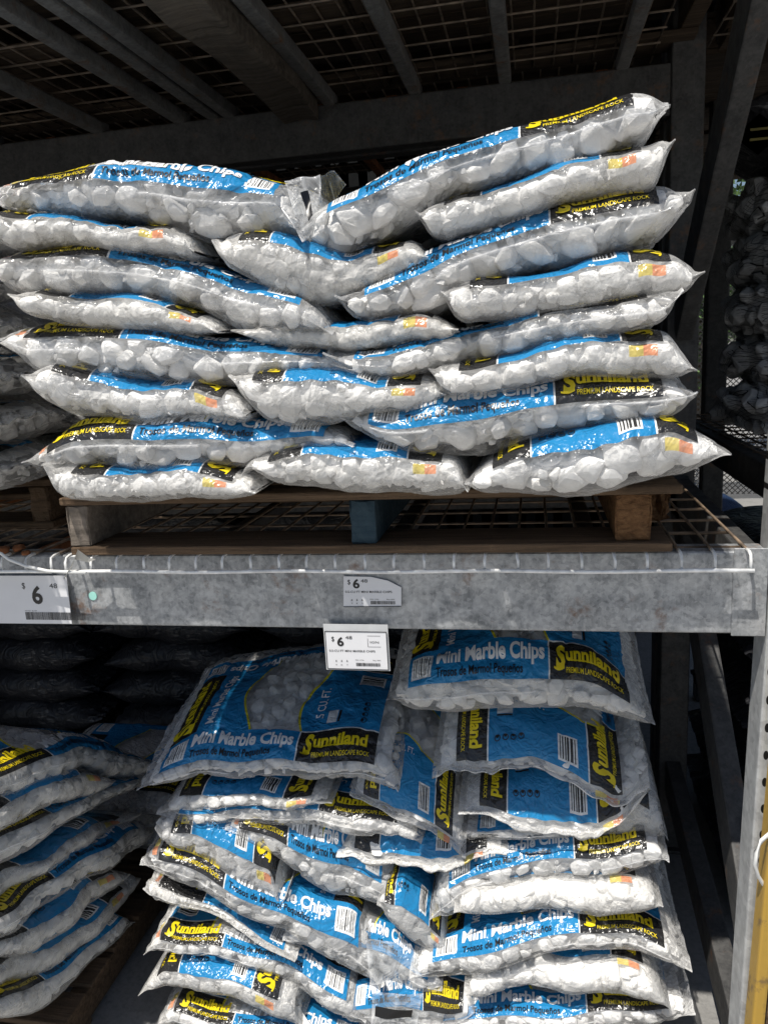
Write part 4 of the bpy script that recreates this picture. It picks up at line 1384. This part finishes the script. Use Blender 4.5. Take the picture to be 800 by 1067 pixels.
# ------------------------------------------------------------------ goods and racks behind, in deep shade
def dark_bag(x0, x1, y, z, h, label, group, depth=.8, seed=0, mat='mulch', kind='A+'):
    rs = random.Random(seed)
    n = 7
    top, bot = [], []
    for i in range(n):
        t = i / (n - 1); x = x0 + (x1 - x0) * t
        e = 1 - abs(2 * t - 1) ** 4
        w = .012 * math.sin(t * 9 + seed)
        top.append((x, z + h * (.5 + .5 * e) + w)); bot.append((x, z + h * (.5 - .5 * e) + w))
    return bag('mulch_bag', kind, top, bot, Yf=y, world=True, film=mat, stones=False, lettering=False, depth=depth, label=label, group=group, seed=seed, nq=40, wrinkle=2)


GD = 'dark bags stacked in the rack behind, lower level'
row = ['lowest', 'second', 'third', 'fourth', 'fifth', 'sixth', 'seventh', 'topmost']
for cidx, (x0, cn) in enumerate(((-3.05, 'far left'), (-2.38, 'left'), (-1.71, 'middle'), (-1.04, 'right'))):
    for k in range(8):
        dark_bag(x0 + random.uniform(-.02, .02), x0 + .64, 2.60 + .02 * random.random(), GZ + .02 + .135 * k, .138, f'black mulch bag, {row[k]} from the floor in the {cn} column of the rear rack', GD, seed=cidx * 10 + k)
GD2 = 'dark bags stacked on the upper level of the rack behind'
row = ['lowest', 'second', 'third', 'fourth', 'fifth', 'topmost']
wdk = wire_deck(-2.3, .40, 2.50, 3.55, 1.153, M['wire_dark'], 'wire mesh shelf deck of the rack behind, under the black bags', False, (.1, .5, .9), group='wire decks laid on the rack beams')
for cidx, (x0, cn) in enumerate(((-2.2, 'far left'), (-1.55, 'left'), (-.90, 'middle'), (-.25, 'right'))):
    for k in range(6):
        dark_bag(x0 + random.uniform(-.02, .02), x0 + .62, 2.56 + .02 * random.random(), 1.158 + .128 * k, .13, f'black mulch bag, {row[k]} in the {cn} column on the rear rack shelf', GD2, seed=cidx * 10 + k + 50)
rk2 = thing('storage_rack', (-.95, 3.0, 0), 'dark storage rack standing back to back behind the marble chip rack', 'rack')
for y in (2.46, 3.56):
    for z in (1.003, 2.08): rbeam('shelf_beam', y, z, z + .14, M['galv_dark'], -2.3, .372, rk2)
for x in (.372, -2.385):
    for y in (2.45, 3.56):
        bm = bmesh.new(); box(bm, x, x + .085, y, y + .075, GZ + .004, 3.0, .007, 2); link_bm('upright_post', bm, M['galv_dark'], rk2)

# side rack on the right with netted rocks
rk3 = thing('storage_rack', (1.2, 2.7, 0), 'dark rack at right behind the upright, holding netted sacks of rock', 'rack')
bm = bmesh.new(); box(bm, .570, .640, 1.75, 3.42, 1.075, 1.165, .008, 2); link_bm('shelf_beam', bm, M['galv_dark'], rk3)
bm = bmesh.new(); box(bm, 1.55, 1.62, 1.75, 3.42, 1.075, 1.165, .008, 2); link_bm('shelf_beam', bm, M['galv_dark'], rk3)
for x in (.645, 1.55):
    for y in (1.68, 3.42):
        if (x, y) == (.645, 1.68): x = .70
        bm = bmesh.new(); box(bm, x, x + .085, y, y + .075, GZ + .004, 2.6, .007, 2); link_bm('upright_post', bm, M['galv_dark'], rk3)
wire_deck(.60, 1.60, 1.80, 3.40, 1.171, M['wire_dark'], 'wire mesh shelf deck under the netted sacks at right', False, (.3, .7), group='wire decks laid on the rack beams')
GS = 'netted sacks of dark rock stacked at right'
SPH, SPF = icosphere(4)


def rock_sack(c, dims, label, seed):
    rs = np.random.RandomState(seed)
    def shell(V):
        e = np.sign(V) * np.abs(V) ** .75
        e = e / np.maximum(np.abs(e).max(), 1)
        e = e * (1 + .05 * np.sin(V[:, :1] * 5 + seed) + .05 * np.sin(V[:, 1:2] * 7 + V[:, 2:3] * 4 + seed))
        return e * np.array(dims) / 2 + np.array(c)
    root = thing('rock_sack', (c[0], c[1], c[2] - dims[2] / 2), label, 'sack', GS)
    V = shell(SPH * .97)
    P, R, SV, SF, n = [], [], [], [], 0
    for _ in range(900):
        d = rs.normal(size=3); d /= np.linalg.norm(d)
        p = shell(d[None])[0]; r = rs.uniform(.024, .048)
        if P and (np.linalg.norm(np.array(P) - p, axis=1) < .8 * (np.array(R) + r)).any(): continue
        P.append(p); R.append(r)
        k = rs.randint(len(PROTO)); q = (PROTO[k][0] * r) @ rand_rot(rs).T + p - d * r * .6
        SV.append(q); SF.append(PROTO[k][1] + n); n += len(q)
    core = shell(SPH * .86)
    mesh_np('river_rock', np.concatenate(SV + [core]), [np.concatenate(SF + [SPF + n])], M['dark_rock'], root, smooth=False)
    u = np.stack([V[:, 0] + V[:, 1] * .5, V[:, 2]], 1)
    best = np.full(len(V), 9.0)
    d_ = np.linalg.norm(V[:, None] - np.array(P)[None], axis=2) / np.array(R)[None]
    best = np.clip((d_.min(1) - .4) / .9, 0, 1)
    out = (V - np.array(c)); out /= np.linalg.norm(out, axis=1)[:, None]
    V = V + out * (.012 - .014 * best)[:, None]
    mesh_np('net', V, [SPF], M['net'], root, uv=u[SPF.ravel()])


names = ['lowest', 'second', 'third', 'fourth', 'topmost']
for k in range(5):
    rock_sack((.855 + .012 * math.sin(k * 2.1), 2.66 + .02 * (k % 2), 1.178 + .082 + .150 * k), (.50, .62, .185), f'netted sack of dark rock, {names[k]} of the stack behind the right upright', 120 + k)
r_, FP_ = dark_bag(.56, 1.15, 2.30, 1.955, .20, 'black sack with a green and yellow diamond label, on top of the netted sacks', None, seed=140, depth=.55)
c = Vector(onY(790, 140, 2.285))
bm = bmesh.new(); f = bm.faces.new([bm.verts.new(c + Vector(v)) for v in ((-.06, 0, 0), (0, 0, -.05), (.06, 0, 0), (0, 0, .05))])
M['green'] = simple('green_label', (.02, .06, .015), .4, scale=60)
M['yellow_label'] = simple('yellow_label', (.16, .13, .02), .4)
bmesh.ops.solidify(bm, geom=[f], thickness=.002)
lb_ = link_bm('diamond_label', bm, M['green'], r_)
bm = bmesh.new()
for dz in (-.012, .012): box(bm, c.x - .022, c.x + .022, c.y - .004, c.y - .003, c.z + dz - .003, c.z + dz + .003)
link_bm('label_stripe', bm, M['yellow_label'], lb_)
GB = 'black mulch bags behind the right upright, lower level'
row = ['lowest', 'second', 'third', 'fourth', 'fifth', 'topmost']
for k in range(6):
    dark_bag(.52 + .01 * (k % 3), 1.2, 1.95 + .02 * (k % 2), GZ + .02 + .175 * k, .18, f'glossy black mulch bag, {row[k]} of the stack behind the right upright at floor level', GB, seed=160 + k)
# dark wall added to block light from behind, and unseen light-blocking loads at left
bm = bmesh.new()
xs = np.arange(-9.0, .74, .05)
pr = [(x, 4.30 + (.018 if (i // 2) % 2 else 0.0)) for i, x in enumerate(xs)]
lo = [bm.verts.new((x, y, GZ + .004)) for x, y in pr]; hi = [bm.verts.new((x, y, 4.2)) for x, y in pr]
for i in range(len(pr) - 1): bm.faces.new((lo[i], lo[i + 1], hi[i + 1], hi[i]))
bmesh.ops.solidify(bm, geom=bm.faces[:], thickness=.004)
M['wall'] = simple('dark_blocker_sheet', (.022, .024, .024), .6, .1, var=.4, scale=4)
tag(link_bm('sky_block_wall', bm, M['wall']), 'dark corrugated wall added behind the racks to block the sky', 'wall')
for k, (z0, z1, lb) in enumerate(((GZ + .01, .99, 'unseen light-blocking load added on the ground, past the left end of the rack'), (1.16, 2.08, 'unseen light-blocking load added at shelf height, past the left end of the rack'))):
    bm = bmesh.new(); box(bm, -4.6, -3.15 if k == 0 else -2.42, 1.38, 2.42 if k == 0 else 3.4, z0, z1, .05, 4)
    tag(link_bm('light_blocker_load', bm, M['mulch'], smooth=True), lb, 'pallet load', 'added light-blocking loads past the left end')
# blue tarpaulin bundle on the sunlit ground beyond
V, F = icosphere(4)
nz = np.array([math.sin(v[0] * 5 + v[1] * 3) * .06 + math.sin(v[2] * 9 + v[0] * 7) * .04 for v in V])
V = V * (1 + nz)[:, None]
V[:, 2] = np.maximum(V[:, 2], -.25)
V[:, :2] *= (1 - .55 * np.clip(V[:, 2], 0, 1))[:, None]
o = mesh_np('tarpaulin_bundle', V * np.array([.48, .4, .36]) + np.array([onY(746, 545, 6.0)[0], 6.0, .09 + GZ]), [F], M['mulch_blue'])
tag(o, 'dark blue plastic covered heap on the sunlit ground beyond the racks', 'tarpaulin')

# fence with dark screen, a rail and a tree far behind at right
def mat_screen():
    t = NT('black_wire_fabric'); c = t.sep(t.coord())
    w1 = t.math('ABSOLUTE', t.math('SINE', t.mul(t.add(c[0], c[2]), 60.0))); w2 = t.math('ABSOLUTE', t.math('SINE', t.mul(t.sub(c[0], c[2]), 60.0)))
    f = t.mx(t.lt(w1, .35), t.lt(w2, .35))
    tr = t.n('ShaderNodeBsdfTransparent'); mx = t.n('ShaderNodeMixShader')
    t.put(mx.inputs[0], f); t.put(mx.inputs[1], tr.outputs[0]); t.put(mx.inputs[2], t.pbr((.02, .02, .02), .6))
    return t.done(mx.outputs[0])


fe = thing('chain_link_fence', (2.0, 8.0, 0), 'black chain link fence at the far right behind the racks', 'fence')
bm = bmesh.new(); box(bm, -1.5, 5.5, 8.0, 8.004, GZ + .05, 1.95); link_bm('wire_fabric', bm, mat_screen(), fe)
for x in np.arange(-1.5, 5.6, 1.4):
    bm = bmesh.new(); tube(bm, [(x, 8.02, GZ), (x, 8.02, 2.0)], .028, 10); link_bm('fence_post', bm, M['galv_dark'], fe, True)
bm = bmesh.new(); tube(bm, [(-1.5, 8.02, 1.96), (5.5, 8.02, 1.96)], .02, 8); link_bm('rail', bm, M['galv_dark'], fe, True)
bm = bmesh.new(); box(bm, .3, 2.6, 4.9, 5.0, 1.98, 2.06, .005, 2)
for x in (.32, 1.0, 1.8, 2.5): box(bm, x, x + .07, 4.91, 4.98, GZ + .004, 1.979, .004, 1)
tag(link_bm('steel_rail', bm, M['galv']), 'pale ribbed steel rail on posts, glimpsed between the brace and the rock sacks', 'rail')
M['leaf'] = simple('leaf_green', (.06, .11, .03), .6, var=.5, scale=9)
M['bark'] = simple('bark', (.09, .07, .05), .9, bump=.5)
tr_ = thing('tree', (2.0, 10.2, 0), 'green tree glimpsed beyond the fence at far right', 'tree')
bm = bmesh.new(); tube(bm, [(2.0, 10.2, GZ), (2.03, 10.2, 1.2), (1.95, 10.25, 2.4)], .10, 10)
for a in range(5): tube(bm, [(1.98, 10.22, 1.5 + .15 * a), (2 + .8 * math.cos(a * 1.3), 10.2 + .8 * math.sin(a * 1.3), 2.2 + .2 * a)], .03, 6)
link_bm('trunk', bm, M['bark'], tr_, True)
rs = np.random.RandomState(3); Vs = []; n = 9000
cl = rs.normal(size=(40, 3)) * np.array([.9, .7, .7]) + np.array([2.0, 10.2, 2.3])
P = cl[rs.randint(0, 40, n)] + rs.normal(size=(n, 3)) * .22
a = rs.normal(size=(n, 3)); a /= np.linalg.norm(a, axis=1)[:, None]; b = rs.normal(size=(n, 3)); b -= (a * b).sum(1)[:, None] * a; b /= np.linalg.norm(b, axis=1)[:, None]
V = np.stack([P - a * .05, P + b * .025, P + a * .05, P - b * .025], 1).reshape(-1, 3)
mesh_np('crown', V, [np.arange(n * 4).reshape(n, 4)], M['leaf'], tr_, smooth=False)

# ------------------------------------------------------------------ ground and light
g = NT('worn_concrete'); c = g.coord()
f1 = g.noise(c, 1.2, 5, .6); f2 = g.noise(c, 60, 5, .7); f3 = g.noise(c, 6, 4, .6)
col = g.mix(g.rng(f1, .3, .7), (.21, .207, .20), (.31, .30, .285)); col = g.mix(g.mul(g.rng(f2, .45, .7), .5), col, (.10, .10, .10))
col = g.mix(g.mul(g.rng(f3, .55, .75), .4), col, (.12, .118, .115))
gm = g.done(g.pbr(col, .85, 0, .3, g.bump(f2, .4, .004)))
bm = bmesh.new(); bmesh.ops.create_grid(bm, x_segments=20, y_segments=20, size=120)
for v in bm.verts: v.co.z = GZ
go = link_bm('concrete_ground', bm, gm); go['kind'] = 'structure'
g = NT('bounce_pale_concrete'); c = g.coord()  # unseen pale slab, added to bounce sunlight onto the stack fronts
cc = g.mix(g.rng(g.noise(c, 2, 5, .6), .3, .7), (.34, .335, .325), (.44, .43, .415))
pm = g.done(g.pbr(g.mix(g.mul(g.rng(g.noise(c, 50, 5, .7), .5, .7), .3), cc, (.28, .27, .26)), .85, 0, .3, g.bump(g.noise(c, 90, 4), .3, .003)))
bm = bmesh.new(); bmesh.ops.create_grid(bm, x_segments=12, y_segments=6, size=1)
for v in bm.verts: v.co = Vector((v.co.x * 14, -3.4 + v.co.y * 4.2, GZ + .004))
po = link_bm('bounce_pavement', bm, pm); po['kind'] = 'structure'

TR = Vector((.21, .42, -1.0)).normalized()
sl = bpy.data.lights.new('sun', 'SUN'); sl.energy = 5.0; sl.angle = rad(.53); sl.color = (1.0, .955, .88)
so = bpy.data.objects.new('sun', sl); COL.objects.link(so); so.location = (0, 0, 8)
so.rotation_euler = TR.to_track_quat('-Z', 'Y').to_euler()
W = bpy.data.worlds.new('World'); SC.world = W; W.use_nodes = True
nt_ = W.node_tree; bg = nt_.nodes['Background']
sky = nt_.nodes.new('ShaderNodeTexSky'); sky.sky_type = 'NISHITA'; sky.sun_disc = False
sky.sun_elevation = math.asin(-TR.z); sky.sun_rotation = math.atan2(-TR.x, -TR.y) % (2 * PI)
nt_.links.new(sky.outputs[0], bg.inputs[0]); bg.inputs[1].default_value = .072

cd = bpy.data.cameras.new('camera'); cam = bpy.data.objects.new('camera', cd); COL.objects.link(cam)
cd.sensor_fit = 'VERTICAL'; cd.sensor_height = 36.0; cd.lens = 36.0 * FPX / 1067.0
cd.clip_start = .02; cd.clip_end = 500
Rm = Matrix([[CR[0], CU[0], -CF[0]], [CR[1], CU[1], -CF[1]], [CR[2], CU[2], -CF[2]]])
cam.matrix_world = Matrix.Translation(Vector(CAM)) @ Rm.to_4x4()
SC.camera = cam
vs = SC.view_settings
vs.view_transform = 'Standard'; vs.look = 'None'; vs.exposure = 0.10; vs.gamma = 1.0; vs.use_curve_mapping = False
SC.cycles.max_bounces = 8; SC.cycles.transparent_max_bounces = 16; SC.cycles.diffuse_bounces = 4
SC.cycles.use_denoising = True
